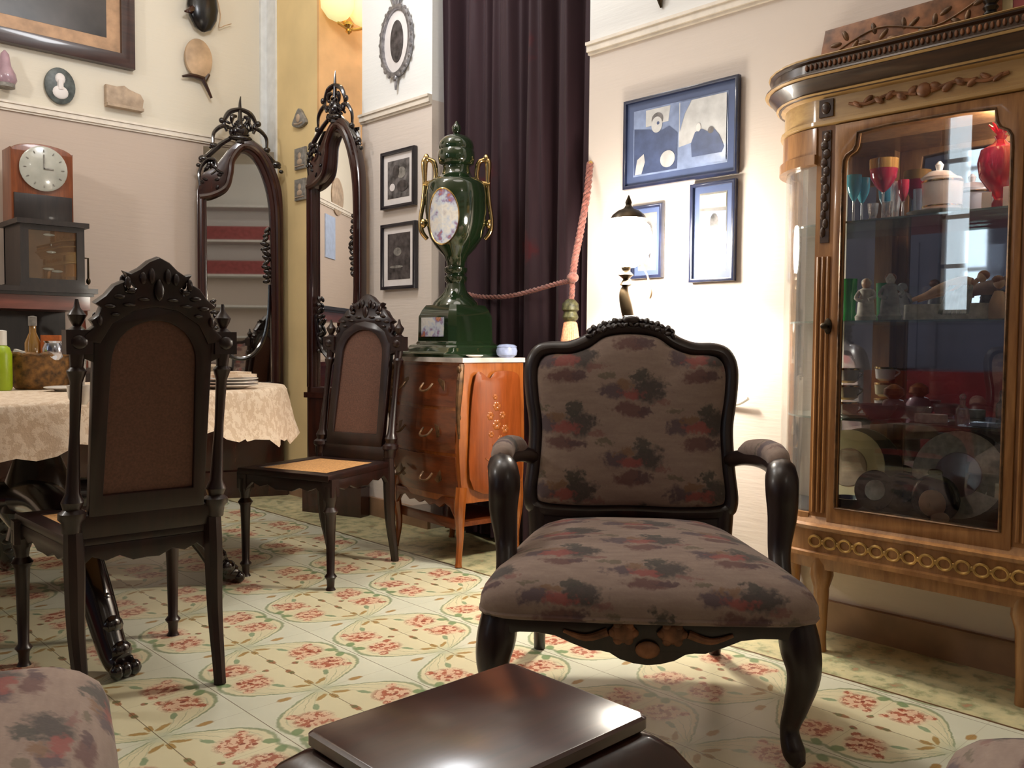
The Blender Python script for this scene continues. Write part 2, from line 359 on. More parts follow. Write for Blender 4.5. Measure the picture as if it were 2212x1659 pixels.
# ------------------------------------------------------------------ mesh builders
def cat(pts, n=6, closed=True):
    """Catmull-Rom through points"""
    pts = [Vector(p) for p in pts]; N = len(pts); out = []
    for i in range(N if closed else N-1):
        if closed: p0, p1, p2, p3 = pts[i-1], pts[i], pts[(i+1) % N], pts[(i+2) % N]
        else: p0, p1, p2, p3 = pts[max(i-1, 0)], pts[i], pts[i+1], pts[min(i+2, N-1)]
        for k in range(n):
            s = k/n
            out.append(.5*((2*p1)+(p2-p0)*s+(2*p0-5*p1+4*p2-p3)*s*s+(3*p1-p0-3*p2+p3)*s**3))
    if not closed: out.append(pts[-1])
    return out
def mir(h):                              # half outline (x>=0, from top centre down) -> full closed loop
    return [(x, z) for x, z in h] + [(-x, z) for x, z in reversed(h) if abs(x) > 1e-6]

class B:
    def __init__(s): s.bm = bmesh.new(); s.mi = 0
    def _mk(s, vs, fs):
        v = [s.bm.verts.new(p) for p in vs]
        for f in fs:
            try: q = s.bm.faces.new([v[i] for i in f]); q.material_index = s.mi
            except ValueError: pass
    def box(s, lo, hi, M=None):
        vs = [Vector((x, y, z)) for x in (lo[0], hi[0]) for y in (lo[1], hi[1]) for z in (lo[2], hi[2])]
        if M: vs = [M @ v for v in vs]
        s._mk(vs, [(0, 1, 3, 2), (4, 6, 7, 5), (0, 4, 5, 1), (2, 3, 7, 6), (0, 2, 6, 4), (1, 5, 7, 3)]); return s
    def loft(s, rings, cap=True, closed=True):
        n = len(rings[0]); vs = [p for r in rings for p in r]; fs = []
        for i in range(len(rings)-1):
            for j in range(n if closed else n-1):
                k = (j+1) % n; fs.append((i*n+j, i*n+k, (i+1)*n+k, (i+1)*n+j))
        if cap: fs.append(tuple(range(n-1, -1, -1))); fs.append(tuple((len(rings)-1)*n+j for j in range(n)))
        s._mk(vs, fs); return s
    def lathe(s, prof, c=(0, 0, 0), seg=20, sx=1, sy=1, tilt=None, rot=0):
        c = Vector(c); rings = []
        for r, z in prof:
            ring = [Vector((max(r, .0004)*sx*cos(2*pi*k/seg+rot), max(r, .0004)*sy*sin(2*pi*k/seg+rot), z)) for k in range(seg)]
            if tilt: ring = [tilt @ p for p in ring]
            rings.append([c+p for p in ring])
        return s.loft(rings)
    def ell(s, c, r, seg=14, nr=8, M=None):
        c = Vector(c); rings = []
        for i in range(nr+1):
            a = -pi/2+pi*i/nr; rr = max(cos(a), .02)
            ring = [Vector((r[0]*rr*cos(2*pi*k/seg), r[1]*rr*sin(2*pi*k/seg), r[2]*sin(a))) for k in range(seg)]
            rings.append([c+(M @ p if M else p) for p in ring])
        return s.loft(rings)
    def tube(s, pts, rad, seg=10, smooth=0, closed=False, flat=1.0):
        pts = [Vector(p) for p in pts]
        rads = list(rad) if hasattr(rad, '__len__') else [rad]*len(pts)
        if smooth:
            rr = cat([(r, 0, 0) for r in rads], smooth, closed); pts = cat(pts, smooth, closed); rads = [v.x for v in rr]
        n = len(pts); rings = []; up = None
        for i in range(n):
            if closed: d = pts[(i+1) % n]-pts[i-1]
            else: d = pts[min(i+1, n-1)]-pts[max(i-1, 0)]
            if d.length < 1e-9: d = Vector((0, 0, 1))
            d.normalize()
            if up is None: up = Vector((0, 1, 0)) if abs(d.y) < .9 else Vector((1, 0, 0))
            a = up - d*up.dot(d)
            if a.length < 1e-6: a = d.orthogonal()
            a.normalize(); b = d.cross(a); up = a
            rings.append([pts[i]+(a*cos(2*pi*k/seg)*flat+b*sin(2*pi*k/seg))*rads[i] for k in range(seg)])
        if closed: rings.append(rings[0]); return s.loft(rings, cap=False)
        return s.loft(rings)
    def prism(s, outline, z0, z1, M=None):
        lo = [Vector((p[0], p[1], z0)) for p in outline]; hi = [Vector((p[0], p[1], z1)) for p in outline]
        if M: lo = [M @ p for p in lo]; hi = [M @ p for p in hi]
        return s.loft([lo, hi])
    def plate(s, outlines, y, depth, bevel=.004, M=None):
        """outlines in (x,z); later ones nested inside the first are holes. Extruded along y."""
        cu = bpy.data.curves.new('tmp', 'CURVE'); cu.dimensions = '2D'; cu.fill_mode = 'BOTH'
        cu.extrude = max(depth/2-bevel, .0005); cu.bevel_depth = bevel; cu.bevel_resolution = 1; cu.offset = -bevel
        for o in outlines:
            sp = cu.splines.new('POLY'); sp.points.add(len(o)-1); sp.use_cyclic_u = True
            for i, p in enumerate(o): sp.points[i].co = (p[0], p[1], 0, 1)
        ob = bpy.data.objects.new('tmp', cu); me = bpy.data.meshes.new_from_object(ob)
        vs = [Vector((v.co.x, y+v.co.z, v.co.y)) for v in me.vertices]
        if M: vs = [M @ v for v in vs]
        s._mk(vs, [tuple(p.vertices) for p in me.polygons])
        bpy.data.objects.remove(ob); bpy.data.curves.remove(cu); bpy.data.meshes.remove(me); return s
    def pillow(s, outline, c, layers, to3):
        """outline (a,b) list; layers (scale, height); to3(a,b,h)->Vector"""
        rings = [[to3(c[0]+(p[0]-c[0])*k, c[1]+(p[1]-c[1])*k, h) for p in outline] for k, h in layers]
        return s.loft(rings)
    def done(s, name, mats, parent=None, loc=None, rz=0, smooth=True, sharp=38, rot=None):
        bmesh.ops.remove_doubles(s.bm, verts=s.bm.verts, dist=1e-6)
        bmesh.ops.recalc_face_normals(s.bm, faces=s.bm.faces)
        me = bpy.data.meshes.new(name); s.bm.to_mesh(me); s.bm.free()
        for m in (mats if isinstance(mats, (list, tuple)) else [mats]): me.materials.append(MAT[m])
        if smooth:
            me.polygons.foreach_set('use_smooth', [True]*len(me.polygons)); me.set_sharp_from_angle(angle=R_(sharp))
        o = bpy.data.objects.new(name, me); COL.objects.link(o)
        if parent: o.parent = parent
        if loc is not None: o.location = loc
        if rot: o.rotation_euler = rot
        elif rz: o.rotation_euler = (0, 0, rz)
        return o
def tag(o, label, catg, group=None, kind=None):
    o['label'] = label; o['category'] = catg
    if group: o['group'] = group
    if kind: o['kind'] = kind
    return o
def empty(name, loc, rz, label, catg, group=None):
    o = bpy.data.objects.new(name, None); COL.objects.link(o); o.location = loc; o.rotation_euler = (0, 0, rz)
    o.empty_display_size = .1; return tag(o, label, catg, group)
def struct(name, b, mats, **k):
    o = b.done(name, mats, **k); o['kind'] = 'structure'; return o
def copy_tree(o, parent=None):
    c = o.copy(); COL.objects.link(c); c.parent = parent
    for ch in list(o.children): copy_tree(ch, c)
    return c
RW = -pi/2        # things on the right wall face -X : local x = -Y world, local y = +X world

# ------------------------------------------------------------------ room shell
XW, YL, XB, YB, ZC = 2.80, 5.20, -3.20, -3.00, 3.60
struct('floor', B().box((XB-.3, YB-.3, -.1), (4.2, YL+.3, 0)), 'floor', smooth=False)
struct('ceiling', B().box((XB-.3, YB-.3, ZC), (4.2, YL+.3, ZC+.1)), 'ceil', smooth=False)
struct('wall_left', B().box((XB-.2, YL, 0), (4.2, YL+.2, ZC)), 'wall_far', smooth=False)
b = B().box((XW, YB, 0), (XW+.2, 2.475, ZC)); b.box((XW, 3.52, 0), (XW+.2, 4.135, ZC)); b.box((XW, 2.475, 3.25), (XW+.2, 3.52, ZC))
struct('wall_right', b, 'wall', smooth=False)
b = B().box((XW+.0, 4.135, 3.3), (XW+.2, 4.60, ZC)); b.box((XW+.62, 4.0, 0), (XW+.7, 4.7, ZC)); b.box((XW+.0, 4.578, 0), (XW+.62, 4.60, 3.3))
struct('wall_alcove', b, 'orange', smooth=False)
b = B().box((XW, 4.60, 0), (XW+.2, 5.07, ZC))
struct('wall_pillar', b, 'yellow', smooth=False)
struct('trim_5', B().box((XW-.012, 5.068, 0), (XW+.05, YL, ZC)).box((XW-.05, YL-.02, 0), (XW, YL-.001, ZC)), 'white', smooth=False)
# wall opposite, seen only in the mirrors and panes
b = B()
WY0, WY1, WZ0, WZ1 = 2.88, 3.14, 1.25, 3.05
b.box((XB-.2, YB, 0), (XB, WY0, ZC)); b.box((XB-.2, WY1, 0), (XB, YL, ZC)); b.box((XB-.2, WY0, 0), (XB, WY1, WZ0)); b.box((XB-.2, WY0, WZ1), (XB, WY1, ZC))
struct('wall_opposite', b, 'bluewall', smooth=False)
struct('wall_front', B().box((XB-.2, YB-.2, 0), (4.2, YB, ZC)), 'wall', smooth=False)
b = B()
for z in (WZ0, 1.66, 2.10, 2.60, WZ1-.03): b.box((XB-.12, WY0, z), (XB-.07, WY1, z+.035))
b.box((XB-.12, WY0, WZ0), (XB-.07, WY0+.03, WZ1)); b.box((XB-.12, WY1-.03, WZ0), (XB-.07, WY1, WZ1))
w1 = struct('window_1', b, 'white', smooth=False)
p = B().box((XB-.10, WY0+.03, WZ0), (XB-.095, WY1-.03, WZ1)).done('pane', 'pane', parent=w1, smooth=False)
# picture-rail trim with two beads, baseboards
def rail(b, a, c, z, nrm):
    nx, ny = nrm
    for dz, h, out in ((-.022, .010, .012), (-.012, .026, .022), (.014, .012, .030)):
        lo = Vector((min(a[0], c[0]), min(a[1], c[1]), z+dz)); hi = Vector((max(a[0], c[0]), max(a[1], c[1]), z+dz+h))
        if nx: lo.x = a[0]-out
        else: lo.y = a[1]-out
        b.box(lo, hi)
struct('trim_1', (lambda b: (rail(b, (XW, YB), (XW, 2.475), 2.165, (1, 0)), b)[1])(B()), 'trim', smooth=False)
struct('trim_2', (lambda b: (rail(b, (XW, 3.52), (XW, 4.135), 2.165, (1, 0)), b)[1])(B()), 'trim', smooth=False)
struct('trim_3', (lambda b: (rail(b, (XB, YL), (XW-.05, YL), 2.165, (0, 1)), b)[1])(B()), 'trim', smooth=False)
struct('wall_light_block', B().box((XW+.45, 2.2, 0), (XW+.5, 3.9, ZC)).box((XW+.2, 2.2, 0), (XW+.45, 2.3, ZC)).box((XW+.2, 3.8, 0), (XW+.45, 3.9, ZC)), 'bluewall', smooth=False)  # unseen walls added to stop sky light leaking past the curtain
struct('baseboard_left', B().box((XB, YL-.02, 0), (XW-.05, YL, .10)), 'skirt', smooth=False)
struct('baseboard_right', B().box((XW-.02, YB, 0), (XW, 2.475, .10)).box((XW-.02, 3.52, 0), (XW, 4.135, .10)).box((XW-.02, 4.60, 0), (XW, 5.06, .10)), 'skirt', smooth=False)

# ------------------------------------------------------------------ curtain, rope and tassel
N = 220; z0, z1 = .02, 3.24; rows = []
for zi in range(15):
    z = z0+(z1-z0)*zi/14; row = []
    for i in range(N+1):
        s = i/N; y = 3.525-1.055*s
        amp = .026+.014*sin(s*9+1.3)
        x = 2.856+amp*sin(s*2*pi*6.0+1.6*sin(s*6)+.3*sin(z*1.3))+.012*sin(s*2*pi*14+1.5*sin(s*5))+.008*sin(s*120+z)
        row.append(Vector((x, y, z)))
    rows.append(row+[p+Vector((.006, 0, 0)) for p in reversed(row)])
b = B().loft(rows)
tag(b.done('curtain', 'curtain', sharp=80), 'dark plum velvet curtain with deep red flowers hanging in the doorway', 'curtain')
def twist(b, pts, r, turns, sm=8):
    path = cat(pts, sm, False); n = len(path)
    for ph in (0, 2*pi/3, 4*pi/3):
        q = []
        for i, p in enumerate(path):
            d = (path[min(i+1, n-1)]-path[max(i-1, 0)]).normalized(); a = d.orthogonal().normalized(); c = d.cross(a)
            t = ph+2*pi*turns*i/n; q.append(p+(a*cos(t)+c*sin(t))*r*.55)
        b.tube(q, r*.62, 6)
rp = empty('curtain_tieback', (2.72, 2.47, 1.2), 0, 'dusty rose twisted rope looped across the plum curtain, with a hanging tassel', 'tieback')
o0 = Vector((2.72, 2.47, 1.2))
hk = [PX(1275, 352, 2.79), PX(1268, 420, 2.75), PX(1254, 500, 2.72), PX(1242, 560, 2.71), PX(1236, 606, 2.70)]
sw = [PX(1238, 606, 2.70), PX(1205, 612, 2.72), PX(1150, 628, 2.76), PX(1095, 640, 2.79), PX(1040, 641, 2.80), PX(1000, 632, 2.82)]
dr = [PX(1236, 600, 2.70), PX(1236, 625, 2.70), PX(1234, 648, 2.70)]
b = B(); twist(b, [p-o0 for p in hk], .014, 9, 14); twist(b, [p-o0 for p in sw], .010, 11, 14); twist(b, [p-o0 for p in dr], .011, 2, 8)
b.ell(PX(1237, 600, 2.69)-o0, (.02, .028, .022)); b.done('rope', 'rope', parent=rp)
tc = PX(1232, 680, 2.70)-o0
B().lathe([(.004, .07), (.02, .06), (.034, .045), (.036, .02), (.026, .012), (.03, .0), (.034, -.01), (.03, -.02), (.022, -.025), (.028, -.04)], tc, 16).done('tassel_head', 'tasselhead', parent=rp)
b = B()
for k in range(26):
    a = 2*pi*k/26; b.tube([tc+Vector((.024*cos(a), .024*sin(a), -.035)), tc+Vector((.034*cos(a), .034*sin(a), -.10)), tc+Vector((.038*cos(a), .038*sin(a), -.24))], [.005, .005, .004], 5)
b.lathe([(.026, -.03), (.036, -.12), (.036, -.23)], tc, 16)
b.done('tassel_fringe', 'fringe', parent=rp)
B().tube([PX(1276, 350, 2.805)-o0, PX(1276, 352, 2.78)-o0], .008, 8).done('hook', 'brass', parent=rp)

# ------------------------------------------------------------------ framed pictures
def frame(name, loc, rz, w, h, fw, d, mf, label, catg='picture', mount=None, mw=.03, photo='photo_grey', shapes=(), group=None, glaz=False):
    """front faces local -y, back on local y=0; z=centre"""
    e = empty(name, loc, rz, label, catg, group)
    out = [(-w/2, -h/2), (w/2, -h/2), (w/2, h/2), (-w/2, h/2)]; inn = [(x*(1-2*fw/w), z*(1-2*fw/h)) for x, z in out]
    B().plate([out, inn], -d/2-.002, d, .003).done('frame', mf, parent=e)
    iw, ih = w-2*fw+.004, h-2*fw+.004
    if mount:
        B().box((-iw/2, -d*.55, -ih/2), (iw/2, -.002, ih/2)).done('mount', mount, parent=e, smooth=False)
        iw, ih = iw-2*mw, ih-2*mw
    b = B().box((-iw/2, -d*.55-.001, -ih/2), (iw/2, -.004, ih/2))
    mats = [photo]
    yy = -d*.55-.0015
    for k, (mt, poly) in enumerate(shapes):
        if mt not in mats: mats.append(mt)
        b.mi = mats.index(mt); yy -= .0004
        b._mk([Vector((x*iw/2, yy, z*ih/2)) for x, z in poly], [tuple(range(len(poly)))])
    b.done('photograph', mats, parent=e, smooth=False)
    if glaz: B().box((-w/2+fw, -d*.75-.001, -h/2+fw), (w/2-fw, -d*.75, h/2-fw)).done('glass', 'pane', parent=e, smooth=False)
    return e
def oval(cx, cz, rx, rz, n=20): return [(cx+rx*cos(2*pi*k/n), cz+rz*sin(2*pi*k/n)) for k in range(n)]
seated = [('ph_skin', [(-.72, .95), (-.18, .95), (-.22, .5), (-.72, .45)]), ('ph_suit', [(-.98, -.95), (-.98, .45), (-.62, .35), (-.45, .22), (-.2, .35), (-.02, .1), (-.02, -.95)]),
          ('photo_grey', oval(-.46, .62, .13, .20)), ('ph_skin', oval(-.47, .46, .12, .24)), ('ph_suit', oval(-.44, .50, .03, .05)), ('ph_skin', [(-.95, -.95), (-.9, -.5), (-.75, -.35), (-.72, -.6), (-.8, -.95)]), ('ph_skin', oval(-.22, -.62, .16, .25)),
          ('ph_skin', [(.02, -.95), (.02, .95), (.98, .95), (.98, -.95)]), ('photo_blue', [(.02, -.95), (.02, -.35), (.4, -.25), (.98, -.5), (.98, -.95)]), ('photo_blue', [(.04, .1), (.04, .95), (.28, .95), (.14, .6)]),
          ('ph_suit', [(.3, -.7), (.28, -.3), (.36, .0), (.5, .06), (.62, -.05), (.72, .05), (.85, -.2), (.95, -.55), (.9, -.7)]), ('photo_grey', oval(.68, -.02, .06, .10)), ('mat_white', oval(.43, .12, .05, .12))]
frame('framed_photograph', (XW-.001, 2.012, 1.739), RW, .522, .348, .014, .022, 'navyframe', 'wide blue-mounted photograph with a bearded man in it, largest on the lamp wall', 'picture', 'mat_blue', .034, 'photo_blue', seated, 'blue framed photographs beside the curtain')
frame('framed_photograph', (XW-.001, 1.853, 1.365), RW, .194, .365, .014, .022, 'navyframe', 'tall blue-framed photograph with the lamp glare in it, lower right of three', 'picture', 'mat_blue', .026, 'photo_lite', [('photo_blue', [(-.95, -.2), (-.95, .55), (.95, .5), (.95, -.1)]), ('photo_grey', oval(.1, .25, .3, .22)), ('cream', [(-.95, .62), (-.95, .95), (.95, .95), (.95, .6)])], 'blue framed photographs beside the curtain')
frame('framed_photograph', (XW-.001, 2.152, 1.352), RW, .150, .286, .013, .022, 'navyframe', 'small blue-framed photograph partly behind the glowing lamp globe', 'picture', 'mat_blue', .020, 'photo_lite', [('photo_grey', oval(.1, .3, .5, .4)), ('photo_blue', oval(.2, -.2, .4, .5)), ('photo_grey', oval(.3, -.1, .15, .5))], 'blue framed photographs beside the curtain')
frame('framed_photograph', (XW-.001, 3.780, 1.804), RW, .292, .300, .018, .025, 'blackframe', 'upper of two black-framed grey photographs between the tall mirror and the curtain', 'picture', 'mat_white', .036, 'photo_grey', [('mat_white', oval(-.55, -.4, .25, .2)), ('slate', oval(.3, .3, .4, .3)), ('photo_dark', oval(-.2, .4, .3, .35)), ('photo_dark', oval(.4, -.4, .5, .3))], 'black framed photographs beside the mirror')
frame('framed_photograph', (XW-.001, 3.775, 1.402), RW, .300, .345, .018, .025, 'blackframe', 'lower of two black-framed grey photographs between the tall mirror and the curtain', 'picture', 'mat_white', .036, 'photo_dark', [('slate', oval(-.1, .2, .35, .18)), ('slate', oval(-.2, -.45, .6, .06))], 'black framed photographs beside the mirror')
# large painting upper left
frame('framed_painting', (1.30, YL-.001, 2.93), 0, 1.32, .90, .075, .05, 'framedark', 'large dark oil painting in a brown frame with tan liner, upper left corner', 'painting', 'liner', .075, 'paint_dark')

# oval frame with bow hanging on the white upper wall
e = empty('oval_portrait', (XW-.001, 3.80, 2.515), RW, 'oval portrait in silver frame hung from a ribbon on the white upper wall', 'picture')
el = lambda rx, rz, n=40: [(rx*cos(2*pi*k/n), rz*sin(2*pi*k/n)) for k in range(n)]
B().plate([el(.135, .185), el(.112, .160)], -.015, .028, .006).done('frame', 'silverframe', parent=e)
b = B().plate([el(.114, .162)], -.006, .008, .001); b.done('mount', 'mat_white', parent=e)
b = B().plate([el(.055, .108)], -.012, .004, .0008); b.done('photograph', 'photo_dark', parent=e)
b = B(); b.ell((0, -.012, .186), (.03, .008, .012)); b.tube([(-.02, -.015, .18), (-.065, -.015, .3), (-.03, -.02, .42), (-.05, -.02, .55)], .009, 8, 6); b.tube([(.02, -.015, .18), (.06, -.015, .3), (.03, -.02, .42), (.05, -.02, .55)], .009, 8, 6)
b.tube([(0, -.015, .18), (0, -.02, .34), (0, -.02, .6)], .008, 8, 4)
for s in (-1, 1):
    for k in range(9):
        a = R_(20+k*17)*s; b.ell((.136*sin(a), -.02, .186*cos(a)), (.011, .008, .013), 8, 5)
b.ell((0, -.02, -.19), (.018, .012, .022)); b.tube([(0, -.018, -.19), (0, -.018, -.25)], [.010, .006], 8)
b.done('ribbon', 'silverframe', parent=e)
e = B().tube([(0, 0, .09), (0, 0, .0), (.01, 0, -.03)], [.008, .012, .004], 8).ell((0, 0, .02), (.016, .01, .02)).done('wall_ornament', 'bronze', loc=PX(1425, -2, XW-.015))
tag(e, 'tiny dark pendant ornament at the top edge above the wide blue photograph', 'ornament')

# small things on the left wall
def at_l(x, y, off=.0): p = PY(x, y, YL-off); return Vector((p.x, YL-off, p.z))
o = B().plate([[(.078*cos(a), .078*1.25*sin(a)) for a in [2*pi*k/28 for k in range(28)]]], -.01, .018, .005).done('oval_cameo', 'cameo', loc=at_l(128, 187, .003)); tag(o, 'small oval cameo plaque with a pale bust on dark ground', 'plaque')
B().ell((0, -.02, .038), (.026, .010, .030)).ell((0, -.02, -.035), (.040, .010, .036)).tube([(0, -.02, .03), (0, -.02, -.02)], .016, 8).done('bust_relief', 'mat_white', parent=o)
b = B().plate([[(-.10, -.05), (.10, -.05), (.108, .0), (.09, .03), (.03, .045), (0, .062), (-.04, .05), (-.10, .052)]], -.02, .04, .006).box((-.098, -.052, -.066), (.102, 0, -.050))
tag(b.done('wall_plaque', 'tanplaque', loc=at_l(264, 212, .0)), 'tan stone relief plaque with a small ledge below the big painting', 'plaque')
b = B().lathe([(.004, .12), (.02, .10), (.03, .04), (.05, .0), (.055, -.03), (.045, -.05)], (0, -.06, 0), 18)
o = tag(b.done('wall_bell', 'mauve', loc=at_l(4, 165, .0)), 'grey-mauve bell-shaped ornament at the left edge below the painting', 'ornament')
B().tube([(0, -.06, -.05), (0, -.06, -.07)], .045, 14).done('rim', 'slate', parent=o); B().tube([(0, 0, .08), (0, -.06, .10)], .006, 6).done('bracket', 'slate', parent=o)
e = empty('wooden_paddle', at_l(424, 140, 0), 0, 'pale oval wooden paddle with a dark forked handle hanging on the wall', 'ornament')
B().plate([[(.085*cos(a), .115*sin(a)+.03) for a in [2*pi*k/30 for k in range(30)]]], -.03, .024, .008).done('blade', 'palewood', parent=e)
B().tube([(-.10, -.03, -.095), (-.04, -.035, -.08), (.03, -.035, -.085)], [.006, .014, .016], 8, 5).tube([(.02, -.035, -.08), (.05, -.04, -.14), (.075, -.04, -.19)], [.015, .011, .008], 8, 5).tube([(.04, -.03, -.09), (.06, -.03, -.05)], .014, 8).done('handle', 'mahog', parent=e)
e = empty('wall_mask', at_l(430, 22, 0), 0, 'black carved pouch-like mask with a horn, above the wooden paddle', 'ornament')
B().lathe([(.01, -.14), (.05, -.12), (.085, -.06), (.095, 0), (.085, .08), (.07, .16)], (0, -.05, 0), 18, sy=.5).done('body', 'black', parent=e)
B().tube([(-.06, -.06, -.02), (-.10, -.08, -.05), (-.125, -.08, -.06)], [.022, .014, .004], 8, 4).done('horn', 'mahog', parent=e)
B().tube([(.09, -.03, .12), (.12, -.03, .0), (.11, -.03, -.08), (.15, -.03, -.06), (.19, -.03, -.04)], .003, 6, 5).done('cord', 'palewood', parent=e)

# on the yellow pillar
b = B().plate([cat([(-.075, -.03), (-.05, .015), (0, .06), (.05, .015), (.08, -.035), (0, -.055)], 5)], -.012, .022, .006)
o = tag(b.done('triangular_plaque', 'slate', loc=PX(651, 257, XW), rz=RW), 'triangular grey plaque with a raised figure on the yellow pillar', 'plaque')
B().ell((0, -.024, 0), (.022, .006, .026)).tube([(-.045, -.022, -.028), (0, -.024, -.035), (.05, -.022, -.030)], .006, 6, 4).done('relief', 'tanplaque', parent=o)
for (py_, lab) in ((343, 'upper of two small square grey tiles on the yellow pillar'), (410, 'lower of two small square grey tiles on the yellow pillar')):
    o = tag(B().plate([[(-.062, -.064), (.062, -.064), (.062, .064), (-.062, .064)]], -.010, .018, .004).done('square_tile', 'slate', loc=PX(653, py_, XW), rz=RW), lab, 'plaque', 'small square tiles on the pillar')
    B().ell((0, -.02, .015), (.018, .004, .02)).ell((0, -.02, -.02), (.03, .004, .018)).tube([(-.05, -.02, -.045), (.05, -.02, -.045)], .004, 6).done('relief', 'tanplaque', parent=o)
# sconce
sp = Vector((2.93, 4.45, 2.80))
e = empty('wall_sconce', sp, 0, 'glass bowl wall sconce glowing above the right tall mirror', 'sconce')
b = B()
for dx in (-.085, .075):
    b.lathe([(.012, -.005), (.06, .02), (.095, .07), (.10, .13), (.09, .19)], (dx, -.03*(dx > 0), 0), 18)
b.done('glass_bowl', 'sconceglass', parent=e)
B().lathe([(.003, -.06), (.02, -.045), (.012, -.03), (.03, -.01), (.02, .01)], (-.01, 0, .0), 12).tube([(0, .13, .12), (0, .05, .02), (0, 0, -.01)], .012, 8, 4).tube([(-.085, 0, -.01), (0, 0, -.03), (.075, -.03, -.01)], .009, 8, 4).done('bracket', 'brass', parent=e)

# ------------------------------------------------------------------ tall carved mirrors
def tall_mirror(loc, rz, glassmat, label):
    e = empty('tall_mirror', loc, rz, label, 'mirror', 'tall carved hall mirrors')
    outer = [(-.25, .04), (-.25, 1.84)] + [tuple(p.xy) for p in cat([(-.245, 1.86, 0), (-.22, 1.94, 0), (-.16, 1.98, 0), (-.11, 2.04, 0), (-.05, 2.12, 0), (.02, 2.165, 0), (.09, 2.15, 0), (.16, 2.08, 0), (.215, 1.97, 0), (.245, 1.84, 0), (.25, 1.6, 0)], 5, False)] + [(.25, .04)]
    hole = [(-.195, .70), (-.195, 1.80)] + [tuple(p.xy) for p in cat([(-.18, 1.815, 0), (-.12, 1.835, 0), (-.06, 1.89, 0), (-.045, 1.97, 0), (-.03, 2.05, 0), (.02, 2.09, 0), (.08, 2.05, 0), (.13, 1.95, 0), (.165, 1.80, 0), (.175, 1.6, 0)], 5, False)] + [(.18, .70)]
    B().plate([outer, hole], -.03, .055, .008).box((-.27, -.08, 0), (.27, .0, .16)).box((-.265, -.07, .64), (.265, -.0, .67)).done('frame', 'mahog', parent=e)
    B().box((-.21, -.020, .66), (.20, -.012, 2.11)).done('mirror_glass', glassmat, parent=e, smooth=False)
    b = B()                                     # moulded scroll on the left shoulder and arch bead
    b.tube([(-.235, -.06, 1.80), (-.16, -.06, 1.82), (-.085, -.06, 1.87), (-.06, -.06, 1.95), (-.045, -.06, 2.04), (.02, -.06, 2.12), (.10, -.06, 2.09), (.16, -.06, 1.99), (.20, -.06, 1.85), (.215, -.06, 1.6), (.215, -.06, .7)], [.018]*9+[.016, .016], 8, 6)
    b.tube([(-.225, -.06, 1.8), (-.225, -.06, .7)], .014, 8)
    b.done('moulding', 'mahog', parent=e)
    b = B()                                     # openwork crest
    b.tube([(0, -.04, 2.14), (0, -.04, 2.30), (.0, -.04, 2.38), (.004, -.04, 2.42)], [.03, .014, .008, .003], 8, 4)
    for sx in (-1, 1):
        b.tube([(0, -.04, 2.345), (sx*.06, -.04, 2.32), (sx*.092, -.04, 2.26), (sx*.075, -.04, 2.205)], [.012, .016, .011, .009], 8, 5)
        b.tube([(sx*.04, -.04, 2.22), (sx*.10, -.04, 2.235), (sx*.15, -.04, 2.19), (sx*.155, -.04, 2.13)], [.01, .013, .011, .008], 8, 5)
        b.tube([(sx*.02, -.045, 2.30), (sx*.045, -.05, 2.29), (sx*.05, -.05, 2.25)], [.008, .015, .006], 8, 4)
        b.tube([(sx*.05, -.04, 2.17), (sx*.12, -.04, 2.12), (sx*.19, -.045, 2.05), (sx*.235, -.045, 2.01)], [.012, .014, .014, .008], 8, 5)
        b.ell((sx*.105, -.045, 2.265), (.018, .014, .018)); b.ell((sx*.155, -.045, 2.115), (.022, .016, .016))
        b.ell((sx*.21, -.045, 2.03), (.030, .016, .022)); b.ell((sx*.24, -.045, 1.99), (.014, .012, .012))
    for k in range(26):
        a = random.random()*6.28; rr_ = .035+random.random()*.055
        b.ell((rr_*cos(a), -.05+random.uniform(-.012, .012), 2.225+rr_*.8*sin(a)), (.018, .012, .009), 7, 5, Matrix.Rotation(a+1, 3, 'Y'))
    b.ell((0, -.045, 2.215), (.052, .03, .045)); b.ell((0, -.05, 2.17), (.07, .025, .02)); b.ell((0, -.06, 2.235), (.022, .02, .026))
    for k in range(14):                         # leaf cluster on the left shoulder
        a = random.random()*6.28; b.ell((-.17+.05*cos(a)+random.uniform(-.02, .02), -.055, 1.93+.07*sin(a)), (.017, .012, .010), 8, 5, Matrix.Rotation(a, 3, 'Y'))
    b.tube([(-.23, -.05, 1.87), (-.235, -.05, 1.95), (-.20, -.05, 2.02), (-.15, -.05, 2.03), (-.14, -.05, 1.97), (-.17, -.05, 1.94)], .010, 8, 5)
    b.done('crest', 'claw', parent=e)
    b = B()                                     # vines over the glass
    b.tube([(-.19, -.035, 1.10), (-.175, -.035, 1.0), (-.12, -.035, .90), (-.02, -.035, .845), (.07, -.035, .87), (.135, -.035, .97), (.165, -.035, 1.12), (.17, -.035, 1.3)], [.010, .012, .012, .012, .012, .011, .010, .006], 8, 6)
    for sx, zz0, zz1, n in ((1, 1.32, 1.66, 12), (-1, .90, 1.22, 10)):
        for k in range(n):
            z = zz0+(zz1-zz0)*k/n; w = .025*sin(pi*(k+.5)/n)+.010
            b.ell((sx*(.168-w*.6)+random.uniform(-.008, .008), -.035, z), (.016+w*.4, .009, .013), 8, 5, Matrix.Rotation(random.uniform(-1, 1), 3, 'Y'))
    b.done('carved_vine', 'claw', parent=e)
    return e
tall_mirror((2.545, 5.065, 0), -R_(21), 'mirror_dim', 'tall dark carved mirror with a vine oval on the left wall, beside the pillar')
m2 = tall_mirror((2.70, 4.205, 0), RW-R_(-20), 'mirror', 'tall dark carved mirror with bright glass, right of the yellow pillar')

m2.scale = (.74, 1, 1)
